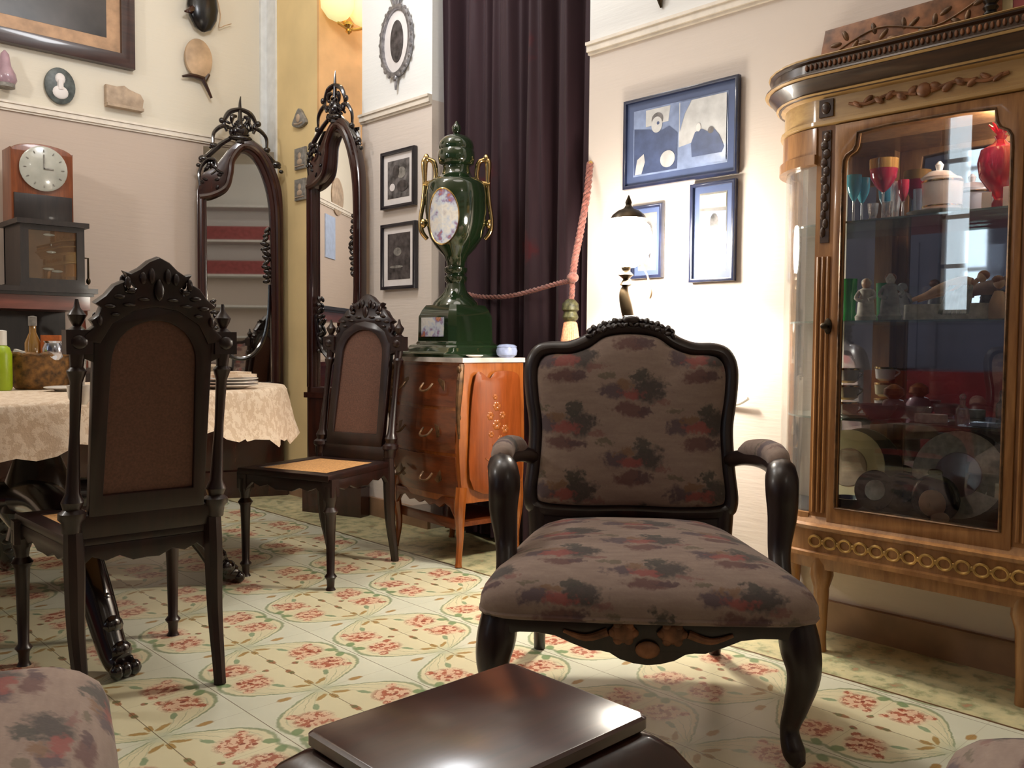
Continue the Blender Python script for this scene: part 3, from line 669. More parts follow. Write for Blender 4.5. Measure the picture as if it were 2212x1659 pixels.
# ------------------------------------------------------------------ sideboard, cabinet clock group at the left
sbx0, sbx1 = .62, 1.60
e = empty('sideboard', ((sbx0+sbx1)/2, 4.95, 0), 0, 'reddish brown carved sideboard under the two dark cases on the left', 'sideboard')
hw = (sbx1-sbx0)/2
B().box((-hw, -.22, 1.185), (hw, .24, 1.21)).box((-hw+.015, -.205, 1.17), (hw-.015, .24, 1.186)).done('top', 'darkwood', parent=e, smooth=False)
B().box((-hw+.03, -.19, 1.10), (hw-.03, .23, 1.17)).done('frieze', 'reddish', parent=e, smooth=False)
B().box((-hw+.03, .20, 0), (hw-.03, .23, 1.10)).done('back_panel', 'darkwood', parent=e, smooth=False)
B().box((-hw+.02, -.20, 0), (hw-.02, .20, .78)).box((-hw, -.22, .78), (hw, .21, .81)).done('lower_case', 'mahog', parent=e, smooth=False)
for sx in (-1, 1):
    B().lathe([(.03, .81), (.03, .84), (.018, .86), (.026, .92), (.016, .96), (.024, 1.0), (.018, 1.06), (.03, 1.08), (.03, 1.10)], (sx*(hw-.06), -.15, 0), 14).done('column', 'reddish', parent=e)
    B().tube([(sx*(hw-.05), -.17, .98), (sx*(hw+.01), -.17, .97), (sx*(hw+.02), -.17, 1.02), (sx*(hw-.02), -.17, 1.05)], .012, 8, 5).done('scroll', 'reddish', parent=e)
    d = B().box((-.0+min(0, sx*(hw-.06)), -.215, .08), (max(0, sx*(hw-.06)), -.2, .72)).done('door', 'mahog', parent=e, smooth=False)
    B().ell((sx*.04, -.225, .42), (.012, .014, .012)).done('knob', 'brass', parent=d)
e = empty('glazed_case', (1.41, 4.93, 1.21), 0, 'dark wooden case with glazed tan front and side crank on the sideboard', 'case')
B().box((-.16, .0, 0), (.165, .18, .02)).box((-.165, -.14, 0), (.175, .18, .022)).box((-.155, -.12, .022), (-.115, .17, .31)).box((.125, -.12, .022), (.165, .17, .31)).box((-.155, .15, .022), (.165, .17, .31)).box((-.175, -.14, .31), (.185, .18, .335)).box((-.115, -.12, .022), (.125, -.10, .045)).box((-.115, -.12, .285), (.125, -.10, .31)).done('case_body', 'darkwood', parent=e, smooth=False)
B().box((-.115, -.10, .045), (.125, .1, .285)).done('panel', 'tanpanel', parent=e, smooth=False)
B().box((-.115, -.115, .045), (.125, -.112, .285)).done('glass', 'pane', parent=e, smooth=False)
b = B()
for (x, z, w) in ((-.01, .265, .03), (0, .18, .025), (-.015, .095, .03), (.03, .085, .03), (0, .215, .004)): b.ell((x, -.104, z), (w, .003, .007), 10, 5)
b.done('label_plates', 'porc', parent=e)
B().tube([(.165, .0, .17), (.225, .0, .17), (.225, -.0, .06)], .006, 8).ell((.225, 0, .05), (.012, .012, .018)).done('crank', 'bronze', parent=e)
e.scale = (.93, 1, 1)
e = empty('mantel_clock', (1.398, 4.95, 1.545), 0, 'round-dialled wooden clock standing on the dark glazed case', 'clock')
arch = [(-.145, 0), (.145, 0), (.145, .36)] + [(.145*cos(R_(a)), .345+.045*sin(R_(a))) for a in range(15, 180, 15)] + [(-.145, .36)]
B().plate([arch], .03, .16, .008).done('clock_case', 'clockwood', parent=e)
B().plate([[(-.135, .0), (.135, .0), (.135, .135), (-.135, .135)]], -.052, .02, .004).done('lower_door', 'darkwood', parent=e)
dl = B().lathe([(.11, -.052), (.112, -.066), (.104, -.070), (.001, -.071)], (0, 0, 0), 36, tilt=Matrix.Rotation(-pi/2, 3, 'X')).done('dial', 'dial', parent=e, loc=(0, 0, .265))
b = B().box((-.003, -.076, -.002), (.003, -.073, .07)).box((-.002, -.076, -.003), (.045, -.073, .003))
b.done('hands', 'slate', parent=dl); b = B()
for k in range(12): a = k*pi/6; b.ell((.088*sin(a), -.0725, .088*cos(a)), (.003, .002, .008), 6, 4, Matrix.Rotation(a, 3, 'Y'))
b.done('hour_marks', 'slate', parent=dl)

# ------------------------------------------------------------------ dining table with lace cloth, pedestal claws
TU = Vector((.947, .32, 0)); TN = Vector((-.32, .947, 0)); TC = Vector((.95, 3.45, 0)); TA = math.atan2(.32, .947)
e = empty('dining_table', TC, TA, 'dark dining table on carved claw feet under the lace cloth', 'table')
def sup(a, b_, n=48, p=2.6):
    return [(a*math.copysign(abs(cos(2*pi*k/n))**(2/p), cos(2*pi*k/n)), b_*math.copysign(abs(sin(2*pi*k/n))**(2/p), sin(2*pi*k/n))) for k in range(n)]
B().prism(sup(1.01, .53), .735, .762).prism(sup(.92, .45), .66, .735).done('tabletop', 'mahog', parent=e)
B().lathe([(.16, .66), (.12, .62), (.07, .56), (.11, .45), (.13, .38), (.09, .32), (.10, .28)], (-.1, -.15, 0), 18).done('pedestal', 'claw', parent=e)
def loc_t(p): p = Vector(p)-TC; return Vector((p.dot(TU), p.dot(TN), p.z))
claws = [(Vector((.91, 2.53, 0)), Vector((.86, 2.80, .38))), (Vector((1.60, 3.25, 0)), Vector((1.38, 3.27, .30))), (Vector((.25, 3.75, 0)), Vector((.5, 3.6, .3))), (Vector((1.0, 4.05, 0)), Vector((.9, 3.8, .3)))]
for toe, mid in claws:
    dirv = Vector((toe.x-mid.x, toe.y-mid.y, 0)).normalized(); top = Vector((TC.x-.1, TC.y-.2, .42))
    P_ = [loc_t(top), loc_t(mid.lerp(top, .45)+Vector((0, 0, .04))), loc_t(mid), loc_t(mid.lerp(toe, .45)+Vector((0, 0, .02))), loc_t(toe-dirv*.05+Vector((0, 0, .06))), loc_t(toe+Vector((0, 0, .035)))]
    b = B().tube(P_, [.06, .062, .058, .048, .040, .034], 12, 6)
    for k in range(6):
        q = Vector(P_[2]).lerp(Vector(P_[4]), k/5); b.ell(q+Vector((.0, -.035, .01)), (.032, .022, .03), 10, 6)
    for s_ in (-1, 0, 1): b.ell(loc_t(toe+Vector((-dirv.y, dirv.x, 0))*s_*.026+dirv*.012+Vector((0, 0, .024))), (.02, .02, .023), 8, 6)
    b.done('leg', 'claw', parent=e)
n = 120; base = sup(1.03, .55, n, 2.6)
rings = []
for k, (off, z) in enumerate(((-.6, .765), (-.03, .766), (0, .764), (.012, .75), (.018, .70), (.03, .62), (.045, .56))):
    ring = []
    for i, (x, y) in enumerate(base):
        v = Vector((x, y)); d = v.normalized(); t = i/n*2*pi
        f = max(0, k-3)/3; cx_ = abs(sin(2*t))*.6
        wob = (.016*sin(t*17)+.012*sin(t*29+1))*f
        q = v*(1+off) if off < -.1 else v+d*(off+wob)
        zz = .765-(.765-z)*(1-.33*max(0, -sin(t))**2*(.5-.5*math.tanh((x-.45)*5))) if k > 2 else z
        zz -= (.035*cx_+.012*sin(t*23)+.01*sin(t*41))*f
        ring.append(Vector((q.x, q.y, zz)))
    rings.append(ring)
b = B().loft(rings, cap=False); vs = [Vector((x*.4, y*.4, .765)) for x, y in base]; b._mk(vs, [tuple(range(n))])
tag(b.done('tablecloth', 'lace', loc=TC, rz=TA, sharp=80), 'ivory lace tablecloth draped over the dining table', 'tablecloth')
TZ = .768
def on_t(x, y): p = PZ(x, y, TZ); p.z = TZ-.002; return p
p = on_t(2, 842); e = empty('soap_bottle', p, 0, 'lime green plastic bottle with white cap at the left table edge', 'bottle')
B().lathe([(.034, 0), (.038, .01), (.038, .13), (.030, .155), (.016, .165)], (0, 0, 0), 20).done('body', 'lime', parent=e); B().lathe([(.022, .163), (.022, .215), (.01, .218)], (0, 0, 0), 16).done('cap', 'plastic', parent=e)
bk = on_t(92, 838); e = empty('wicker_basket', bk, 0, 'brown wicker basket of small items on the lace cloth', 'basket')
B().lathe([(.09, 0), (.11, .02), (.12, .12), (.124, .13), (.114, .13), (.105, .03), (.0, .02)], (0, 0, 0), 28, sy=.8).done('body', 'wicker', parent=e)
b = B(); pts = [(.12*cos(a), .096*sin(a), .13+.004*sin(a*14)) for a in [2*pi*k/40 for k in range(40)]]; b.tube(pts, .008, 6, closed=True); b.done('rim', 'wicker', parent=e)
def lobj(name, prof, mat, loc, label, catg, seg=20, group=None, **k):
    return tag(B().lathe(prof, (0, 0, 0), seg, **k).done(name, mat, loc=loc), label, catg, group)
dx = CR.copy(); dx.z = 0; dx.normalize(); dd = Vector((CF.x, CF.y, 0)).normalized()
BK = bk+Vector((0, 0, .022))
o = empty('condiment_bottle', BK+dx*-.045+dd*.02, 0, 'amber condiment bottle with grey cap standing in the wicker basket', 'bottle')
B().lathe([(.026, 0), (.028, .02), (.028, .15), (.012, .19), (.012, .22)], (0, 0, 0), 16).done('body', 'amberglass', parent=o); B().lathe([(.015, .215), (.015, .25), (.004, .252)], (0, 0, 0), 14).done('cap', 'slate', parent=o)
tag(B().box((-.035, -.02, 0), (.035, .02, .18)).done('carton', 'orangebox', loc=BK+dx*.022+dd*.035, rz=-.7, smooth=False), 'orange cardboard carton standing in the wicker basket', 'carton')
lobj('sugar_bowl', [(.02, 0), (.035, .02), (.038, .05), (.030, .07), (.034, .078)], 'silver', BK+dx*.062+dd*-.035+Vector((0, 0, .08)), 'small shiny silver bowl on top of the basket items', 'bowl')
lobj('metal_shaker', [(.02, 0), (.022, .06), (.012, .085), (.004, .09)], 'silver', BK+dx*.075+dd*.03+Vector((0, 0, .075)), 'small silver shaker behind the silver bowl in the basket', 'shaker')
tag(B().box((-.03, -.015, 0), (.03, .012, .05), Matrix.Rotation(.3, 4, 'Y')).done('paper_sachet', 'plastic', loc=BK+dx*-.085+Vector((0, 0, .07)), rz=-.6, smooth=False), 'white paper sachet sticking out of the basket by the green bottle', 'sachet')
for k, (x, y, h) in enumerate(((168, 838, .12),)):
    lobj('tumbler', [(.022, 0), (.024, .004), (.032, h), (.029, h), (.021, .006), (0, .006)], 'clear', on_t(x, y), 'clear glass tumbler on the lace cloth right of the basket', 'glass')
lobj('side_plate', [(.03, 0), (.035, .004), (.07, .012), (.068, .016), (.03, .008), (0, .008)], 'porc', on_t(140, 843), 'small white plate in front of the basket', 'plate', 24)
lobj('white_cup', [(.02, 0), (.03, .02), (.034, .055), (.031, .055), (.02, .01), (0, .01)], 'porc', on_t(172, 872), 'white cup near the left chair back', 'cup')
lobj('copper_cup', [(.022, 0), (.027, .09), (.024, .09), (.02, .01), (0, .01)], 'copper', on_t(430, 842), 'copper coloured beaker beside the near chair back', 'cup')
pl = on_t(492, 838)
for k in range(3):
    lobj('dinner_plate', [(.06, 0), (.07, .004), (.115, .014), (.115, .018), (.06, .009), (0, .009)], 'porc', pl+Vector((0, 0, .012*k)), ('white dinner plate, bottom of the stack of three', 'white dinner plate, middle of the stack of three', 'white dinner plate, top of the stack under the napkin')[k], 'plate', 28, 'stacked dinner plates')
b = B().prism([(-.10, -.07), (.08, -.075), (.10, .06), (-.085, .07)], 0, .012); b.prism([(-.08, -.05), (.07, -.055), (.085, .05), (-.07, .055)], .012, .02)
tag(b.done('folded_napkin', 'lace', loc=pl+Vector((0, 0, .045)), rz=.2), 'folded cream napkin on top of the plate stack', 'napkin')

# ------------------------------------------------------------------ dining chairs
def turned(b, x, y, z0, z1, s=1.0, top=None):
    H = z1-z0; pr = [(.0, .020), (.03, .014), (.10, .016), (.13, .024), (.16, .015), (.55, .018), (.72, .021), (.76, .030), (.80, .018), (.86, .022), (.88, .026), (1, .026)]
    x1, y1 = (top if top else (x, y)); seg = 12; rings = []
    for f, r in pr:
        c = Vector((x+(x1-x)*f, y+(y1-y)*f, z0+H*f)); rings.append([c+Vector((r*s*cos(2*pi*k/seg), r*s*sin(2*pi*k/seg), 0)) for k in range(seg)])
    b.loft(rings)
def dining_chair(loc, rz, label):
    e = empty('dining_chair', loc, rz, label, 'chair', 'carved cane dining chairs')
    tf, tr, yf, yr = .215, .18, .23, -.215
    seat = [(-tf-.012, yf+.02), (tf+.012, yf+.02), (tr+.012, yr), (-tr-.012, yr)]; inner = [(-tf+.045, yf-.04), (tf-.045, yf-.04), (tr-.035, yr+.05), (-tr+.035, yr+.05)]
    M = Matrix(((1, 0, 0, 0), (0, 0, 1, 0), (0, 1, 0, 0), (0, 0, 0, 1)))
    B().plate([seat, inner], .432, .026, .005, M=M).done('seat_frame', 'chairwood', parent=e)
    B().prism(inner, .428, .440).done('seat', 'cane', parent=e, smooth=False)
    # scalloped aprons
    ap = [(0, -.05), (.04, -.052), (.08, -.035), (.12, -.045), (.16, -.03), (.185, -.05), (.20, -.075), (.20, 0)]
    fa = [(x, .42+z) for x, z in ap] + [(-x, .42+z) for x, z in reversed(ap[1:])]
    B().plate([fa], yf, .02, .003).done('apron', 'chairwood', parent=e)
    B().plate([[(x*.85, z) for x, z in fa]], yr+.01, .02, .003).done('apron', 'chairwood', parent=e)
    for s in (-1, 1):
        L = yf-yr; ang = math.atan2(L, s*(tf-tr))
        MM = Matrix.Translation((s*(tf+tr)/2, (yf+yr)/2, 0)) @ Matrix.Rotation(ang, 4, 'Z')
        B().plate([[(x*1.05, z) for x, z in fa]], 0, .02, .003, M=MM).done('apron', 'chairwood', parent=e)
        b = B(); turned(b, s*tf, yf-.01, 0, .40, 1.0); b.box((s*tf-.024, yf-.034, .36), (s*tf+.024, yf+.012, .428)); b.done('leg', 'chairwood', parent=e)
        B().tube([(s*tr, yr, .46), (s*tr, yr-.005, .36), (s*tr*1.0, yr-.012, .2), (s*tr*.98, yr-.045, .06), (s*tr*.97, yr-.06, .0)], [.024, .026, .022, .018, .017], 8, 4).done('leg', 'chairwood', parent=e)
        # turned back post with finial, leaning back
        top = (s*.183, yr-.075); zb, zt = .46, .93; b = B()
        pr = [(0, .024), (.06, .026), (.08, .034), (.11, .034), (.13, .022), (.17, .028), (.22, .018), (.55, .012), (.82, .015), (.88, .024), (.90, .016), (1.0, .02)]
        rings = [[Vector((s*.185+(top[0]-s*.185)*f+r*cos(2*pi*k/12), yr+(top[1]-yr)*f+r*sin(2*pi*k/12), zb+(zt-zb)*f)) for k in range(12)] for f, r in pr]
        b.loft(rings); b.done('back_post', 'chairwood', parent=e)
        b = B().box((top[0]-.03, top[1]-.022, .915), (top[0]+.03, top[1]+.022, .975))
        b.lathe([(.022, .975), (.010, .985), (.018, 1.0), (.022, 1.012), (.008, 1.03), (.004, 1.05)], (top[0], top[1], 0), 10)
        for q in range(3): b.ell((top[0], top[1]-.022+.044*(q == 2), .945), (.02, .008, .018), 8, 5)
        b.done('finial', 'chairwood', parent=e)
    tilt = Matrix.Translation((0, yr, .46)) @ Matrix.Rotation(R_(9), 4, 'X') @ Matrix.Translation((0, 0, -.46))
    tilt = tilt @ Matrix.Diagonal((.90, 1, 1, 1))
    z = lambda h: h
    out = [(-.165, .50), (.165, .50), (.165, .95), (.14, 1.0), (.10, 1.05), (0, 1.085), (-.10, 1.05), (-.14, 1.0), (-.165, .95)]
    hole = [(-.128, .555), (.128, .555), (.118, .90)] + [(.118*cos(R_(a)), .90+.11*sin(R_(a))) for a in range(12, 180, 12)] + [(-.118, .90)]
    b = B().plate([out, hole], 0, .030, .004, M=tilt); b.plate([[(-.20, .442), (.20, .442), (.20, .505), (-.20, .505)]], 0, .026, .003, M=tilt)
    b.plate([[(.16, .90), (.21, .92), (.21, .96), (.16, .96)]], 0, .026, .003, M=tilt); b.plate([[(-.16, .96), (-.21, .96), (-.21, .92), (-.16, .90)]], 0, .026, .003, M=tilt)
    b.done('back_frame', 'chairwood', parent=e)
    B().plate([[(x*1.02, zz) for x, zz in hole]], 0, .010, .001, M=tilt).done('backrest', 'cane_pink', parent=e, smooth=False)
    half = [(0, 1.172), (.028, 1.160), (.052, 1.140), (.075, 1.128), (.094, 1.132), (.078, 1.108), (.060, 1.092), (.072, 1.078), (.088, 1.082), (.092, 1.108), (.118, 1.096), (.140, 1.070), (.168, 1.050), (.150, 1.040), (.158, 1.020), (.176, 1.006), (.165, .992), (.19, .972), (.195, .955), (.15, .95), (.12, 1.0), (.06, 1.035), (0, 1.045)]
    b = B().plate([half + [(-x, zz) for x, zz in reversed(half[1:-1])]], -.002, .036, .005, M=tilt)
    for s in (-1, 1):
        for yy in (-.024, .020):
            for (x, zz, rx, rz_) in ((.022, 1.125, .009, .020), (.045, 1.118, .009, .016), (.085, 1.105, .008, .016), (.075, 1.085, .012, .007), (.105, 1.07, .014, .007), (.13, 1.045, .014, .006), (.155, 1.01, .007, .014), (.04, 1.065, .016, .005), (.08, 1.05, .016, .005), (.115, 1.025, .012, .005)):
                b.ell(tilt @ Vector((s*x, yy, zz)), (rx, .007, rz_), 8, 6)
    for yy in (-.024, .020): b.ell(tilt @ Vector((0, yy, 1.09)), (.013, .009, .028), 10, 6)
    b.done('crest', 'chairwood', parent=e)
    return e
c1 = dining_chair((.932, 2.585, 0), math.atan2(.998, .067)-pi/2, 'dark carved cane-back chair seen from behind, pushed to the lace table')
c2 = copy_tree(c1); c2.location = (1.955, 3.175, 0); c2.rotation_euler = (0, 0, math.atan2(-.334, -.943)-pi/2)
c2['label'] = 'dark carved cane-back chair turned sideways in front of the chest of drawers'

# ------------------------------------------------------------------ floral armchairs
def armchair(loc, rz, label):
    """local: x right (seen from the front), y to the back, origin on floor between the front feet"""
    e = empty('armchair', loc, rz, label, 'armchair', 'floral tapestry armchairs')
    half = [(0, .335), (.33, .335), (.36, .33), (.335, .285), (.29, .292), (.253, .292), (.21, .286), (.173, .270), (.13, .254), (.105, .254), (.085, .250), (.062, .236), (.03, .227), (0, .224)]
    b = B().plate([half + [(-x, z) for x, z in reversed(half[1:-1])]], .0, .035, .005); b.done('apron', 'ebony', parent=e)
    for s in (-1, 1):
        b = B().box((s*.335-.015, .0, .285), (s*.335+.015, .04, .335)); pts = [(s*.335, .02), (s*.275, .66), (s*.245, .66), (s*.305, .02)]
        b.prism(pts, .285, .335); b.done('side_rail', 'ebony', parent=e)
        B().tube([(s*.335, .03, .335), (s*.345, .01, .27), (s*.352, .0, .21), (s*.340, .015, .13), (s*.328, .02, .075), (s*.335, -.002, .028), (s*.345, -.022, .012)], [.042, .046, .038, .028, .022, .026, .012], 12, 6).done('leg', 'ebony', parent=e)
        B().tube([(s*.27, .66, .34), (s*.27, .67, .2), (s*.27, .72, .0)], [.026, .022, .018], 10, 4).done('leg', 'ebony', parent=e)
    b = B()
    for s in (-1, 1):
        b.ell((s*.055, -.022, .300), (.030, .012, .024))
        for k in range(6): a = k*pi/3; b.ell((s*.055+.024*cos(a), -.024, .300+.02*sin(a)), (.011, .008, .010), 8, 5)
        b.tube([(s*.09, -.02, .30), (s*.14, -.02, .285), (s*.19, -.02, .30)], [.010, .008, .004], 8, 4)
    b.ell((0, -.022, .262), (.028, .010, .020)); b.done('carved_flowers', 'carvewood' , parent=e)
    # seat
    o = cat([(-.365, -.02), (-.20, -.045), (0, -.050), (.20, -.045), (.365, -.02), (.372, .12), (.345, .30), (.315, .48), (.28, .62), (.20, .67), (0, .685), (-.20, .67), (-.28, .62), (-.315, .48), (-.345, .30), (-.372, .12)], 4) if False else [tuple(p.xy) for p in cat([(-.365, -.02, 0), (-.20, -.045, 0), (0, -.050, 0), (.20, -.045, 0), (.365, -.02, 0), (.372, .12, 0), (.345, .30, 0), (.315, .48, 0), (.28, .62, 0), (.20, .67, 0), (0, .685, 0), (-.20, .67, 0), (-.28, .62, 0), (-.315, .48, 0), (-.345, .30, 0), (-.372, .12, 0)], 4)]
    B().pillow(o, (0, .32), [(.97, .325), (1.0, .333), (1.012, .348), (1.008, .366), (.985, .386), (.94, .404), (.86, .424), (.74, .441), (.58, .454), (.35, .463), (.1, .466)], lambda x, y, h: Vector((x, y, h))).done('seat', 'fab_seat', parent=e, sharp=80)
    b = B().tube([Vector((x*1.005, y*1.005, .338)) for x, y in o], .006, 6, closed=True); b.done('piping', 'fab_seat', parent=e)
    # back
    tilt = Matrix.Translation((0, .655, .44)) @ Matrix.Rotation(-R_(9), 4, 'X') @ Matrix.Translation((0, 0, -.44))
    h = [(0, 1.008), (.08, .998), (.135, .962), (.19, .942), (.25, .940), (.285, .925), (.302, .88), (.298, .80), (.285, .70), (.290, .58), (.298, .48), (.27, .452), (.15, .445), (0, .448)]
    ol = [Vector((x, 0, z)) for x, z in h] + [Vector((-x, 0, z)) for x, z in reversed(h[1:-1])]
    loop = cat(ol, 5); b = B().tube([tilt @ p for p in loop], .024, 10, closed=True, flat=1.1)
    b.tube([tilt @ Vector(p) for p in ((-.28, 0, .46), (-.272, .01, .34))], .028, 10); b.tube([tilt @ Vector(p) for p in ((.28, 0, .46), (.272, .01, .34))], .028, 10)
    b.plate([[(-.27, .37), (.27, .37), (.27, .45), (-.27, .45)]], .0, .03, .005, M=tilt)
    b.done('back_frame', 'ebony', parent=e)
    b = B()
    for k in range(17):
        f = (k-8)/8; x = f*.125; z = 1.032-.030*f*f-.006*abs(f)
        b.ell(tilt @ Vector((x, -.004, z)), (.013, .022, .010+.005*(k % 2)), 8, 6, Matrix.Rotation(f*.9, 3, 'Y'))
        b.ell(tilt @ Vector((x*1.02, -.022, z-.018)), (.012, .010, .007), 8, 6, Matrix.Rotation(f*.5+.6*(-1)**k, 3, 'Y'))
    b.ell(tilt @ Vector((0, -.014, 1.028)), (.03, .018, .016)); b.done('crest', 'ebony', parent=e)
    oo = [(p.x*.945, .70+(p.z-.70)*.93) for p in loop]
    B().pillow(oo, (0, .70), [(.9, .02), (1.0, .0), (1.0, -.012), (.985, -.024), (.93, -.036), (.8, -.046), (.55, -.053), (.25, -.056), (.05, -.056)], lambda x, z, y: tilt @ Vector((x, y, z))).done('backrest', 'fab_back', parent=e, sharp=80)
    b = B().pillow(oo, (0, .70), [(1.0, .004), (.99, .02), (.1, .024)], lambda x, z, y: tilt @ Vector((x, y, z))); b.done('back_cover', 'fab_back', parent=e)
    for s in (-1, 1):
        b = B().tube([(s*.285, .69, .60), (s*.325, .60, .625), (s*.355, .45, .635), (s*.362, .32, .630), (s*.350, .245, .622), (s*.345, .215, .590), (s*.347, .215, .53), (s*.338, .20, .45), (s*.335, .16, .385), (s*.345, .14, .33)], [.022, .024, .026, .034, .040, .040, .036, .028, .026, .030], 12, 6)
        b.done('arm', 'ebony', parent=e)
        B().tube([(s*.315, .61, .642), (s*.335, .56, .652), (s*.355, .46, .662), (s*.360, .36, .662), (s*.357, .30, .652), (s*.355, .275, .645)], [.010, .028, .032, .034, .030, .012], 12, 6, flat=.9).done('arm_pad', 'fab_seat', parent=e)
    return e
def ac_loc(lat, d): return Vector((CF.x, CF.y, 0)).normalized()*d + Vector((CR.x, CR.y, 0)).normalized()*lat
yaw = math.atan2(CF.y, CF.x)-pi/2
a1 = armchair(ac_loc(.312, 1.985), yaw-R_(4), 'floral tapestry armchair in dark carved wood, standing in full view')
a2 = copy_tree(a1); a2.location = (.368, 1.205, 0); Fv = Vector((.945, -.325)); a2.rotation_euler = (0, 0, math.atan2(-Fv.y, -Fv.x)-pi/2)
a2['label'] = 'armchair corner with floral seat at the lower left of the photo'
a3 = copy_tree(a1); a3.location = (.985, .305, 0); Fv = Vector((-.332, .94)); a3.rotation_euler = (0, 0, math.atan2(-Fv.y, -Fv.x)-pi/2)
a3['label'] = 'armchair of which only a seat corner shows at the lower right of the photo'

# ------------------------------------------------------------------ small dark table in the foreground
e = empty('pedestal_table', (.812, .905, 0), 0, 'small dark polished square-topped table with flared sides in the foreground', 'table')
HX, HY = .194, .145; r = .0
def rect(hx, hy, z, rc=.012):
    return [Vector((sx*(hx-rc)+rc*cos(a), sy*(hy-rc)+rc*sin(a), z)) for sx, sy, a0 in ((1, 1, 0), (-1, 1, pi/2), (-1, -1, pi), (1, -1, 3*pi/2)) for a in [a0+k*pi/8 for k in range(5)]]
B().loft([rect(HX-.004, HY-.004, .398), rect(HX, HY, .402), rect(HX, HY, .416), rect(HX-.004, HY-.004, .42)]).done('tabletop', 'mahog_top', parent=e)
prof = [(-.008, .397), (.006, .390), (.030, .372), (.050, .342), (.063, .305), (.070, .27), (.072, .24), (.066, .20), (.05, .16), (.055, .12), (.075, .06), (.08, .0)]
B().loft([rect(HX+o_, HY+o_, z, .015) for o_, z in prof]).done('base', 'mahog', parent=e)

# ------------------------------------------------------------------ commode
CL = Vector((2.60, 3.065, 0)); CRZ = RW+R_(-5)
e = empty('chest_of_drawers', CL, CRZ, 'orange marquetry chest of drawers with marble top under the green urn', 'chest of drawers')
def bomb(z, grow=0):                       # plan outline at height z (local): bowed front, splayed
    t = (z-.27)/.59; bulge = .030*sin(pi*min(max(t*1.15, 0), 1))+.004; hw_, dp = .262+.35*bulge+grow, .165
    pts = [(-hw_, dp-.005)]
    for k in range(13):
        f = -1+k/6; pts.append((f*(hw_-.004), -dp-bulge-.035*(1-f*f)-grow+.010))
    pts.append((hw_, dp-.005)); return [Vector((x, y, z)) for x, y in pts]
zs = [.27, .32, .38, .45, .52, .60, .68, .76, .82, .868]
B().loft([bomb(z) for z in zs]).done('carcass', 'inlay', parent=e, sharp=50)
B().loft([[Vector((p.x*1.03, p.y*1.05-.004, z)) for p in bomb(.868)] for z in (.868, .872, .884, .888)]).done('marble_top', 'marble', parent=e, sharp=30)
for z0_, z1_ in ((.30, .47), (.485, .665), (.68, .855)):
    b = B(); rings = []
    for k in range(6):
        z = z0_+(z1_-z0_)*k/5; row = bomb(z)[1:-1]; row = [p for p in row]
        fr = [Vector((p.x*.93, p.y-.008, z)) for p in row]; bk_ = [Vector((p.x*.93, p.y+.02, z)) for p in reversed(row)]; rings.append(fr+bk_)
    d = b.loft(rings).done('drawer', 'drawer', parent=e, sharp=30)
    zc = (z0_+z1_)/2; b = B()
    for sx in (-.11, .11):
        b.plate([[(sx-.055, zc-.02), (sx-.03, zc-.035), (sx, zc-.025), (sx+.03, zc-.035), (sx+.055, zc-.02), (sx+.05, zc+.02), (sx+.02, zc+.03), (sx-.02, zc+.03), (sx-.05, zc+.02)]], bomb(zc)[7].y+.008, .01, .002)
        b.tube([(sx-.035, -.24, zc+.01), (sx-.03, -.262, zc-.015), (sx, -.27, zc-.022), (sx+.03, -.262, zc-.015), (sx+.035, -.24, zc+.01)], .005, 8, 4)
    b.done('handle', 'giltdark', parent=d)
ap = [(0, .255), (.04, .238), (.08, .25), (.12, .24), (.16, .262), (.20, .25), (.235, .21), (.24, .29), (0, .29)]
B().plate([ap + [(-x, z) for x, z in reversed(ap[1:-1])]], -.178, .02, .003).done('apron', 'drawer', parent=e)
for sx in (-1, 1):
    for fy in (-.165, .14):
        B().tube([(sx*.252, fy, .34), (sx*.256, fy-.01*(fy < 0), .24), (sx*.245, fy, .12), (sx*.250, fy-.01*(fy < 0), .03), (sx*.255, fy-.015*(fy < 0), 0)], [.026, .024, .016, .014, .016], 8, 5).done('leg', 'inlay', parent=e)
    b = B(); b.tube([(sx*.262, -.172, .86), (sx*.272, -.188, .78), (sx*.276, -.200, .66), (sx*.270, -.19, .55)], [.012, .015, .010, .005], 8, 5)
    for k in range(5): b.ell((sx*.270, -.192, .84-.05*k), (.013, .010, .016), 8, 5)
    b.done('corner_mount', 'giltdark', parent=e)
B().box((-.23, -.15, .165), (.23, .15, .185)).plate([[(-.235, .15), (.235, .15), (.235, .195), (-.235, .195)]], -.155, .015, .003).done('shelf', 'drawer', parent=e)
# marquetry panel on the exposed side
b = B()
M = Matrix.Rotation(pi/2, 4, 'Z')
ys = [(-.12, .33), (.12, .33), (.135, .5), (.13, .74), (.11, .82), (.0, .83), (-.04, .80), (-.11, .82), (-.14, .6)]
for sx in (1,):
    b.mi = 0; pts = [tuple(p.xy) for p in cat([(x, z, 0) for x, z in ys], 4)]
    b.plate([[(x, z) for x, z in pts]], -.280, .006, .001, M=M)
    b.mi = 1
    for (x, z, r_) in ((.0, .68, .020), (.03, .64, .016), (-.035, .64, .018), (.045, .58, .018), (0, .60, .022), (-.03, .56, .014), (.02, .54, .014), (.055, .52, .012), (-.01, .72, .012)):
        for k in range(6): a = k*pi/3; b.ell(M @ Vector((x+r_*.6*cos(a), -.283, z+r_*.6*sin(a))), (.003, r_*.5, r_*.5), 8, 5)
    for k in range(6): b.tube([M @ Vector((.01*(k-2.5), -.283, .52)), M @ Vector((.006*(k-2.5)+.01, -.284, .46)), M @ Vector((.022*(k-2.5), -.283, .40))], .002, 5, 4)
    b.tube([M @ Vector((-.06, -.283, .46)), M @ Vector((.0, -.284, .43)), M @ Vector((.07, -.283, .47))], .004, 6, 5)
b.done('marquetry_panel', ['inlaydark', 'inlay'], parent=e)
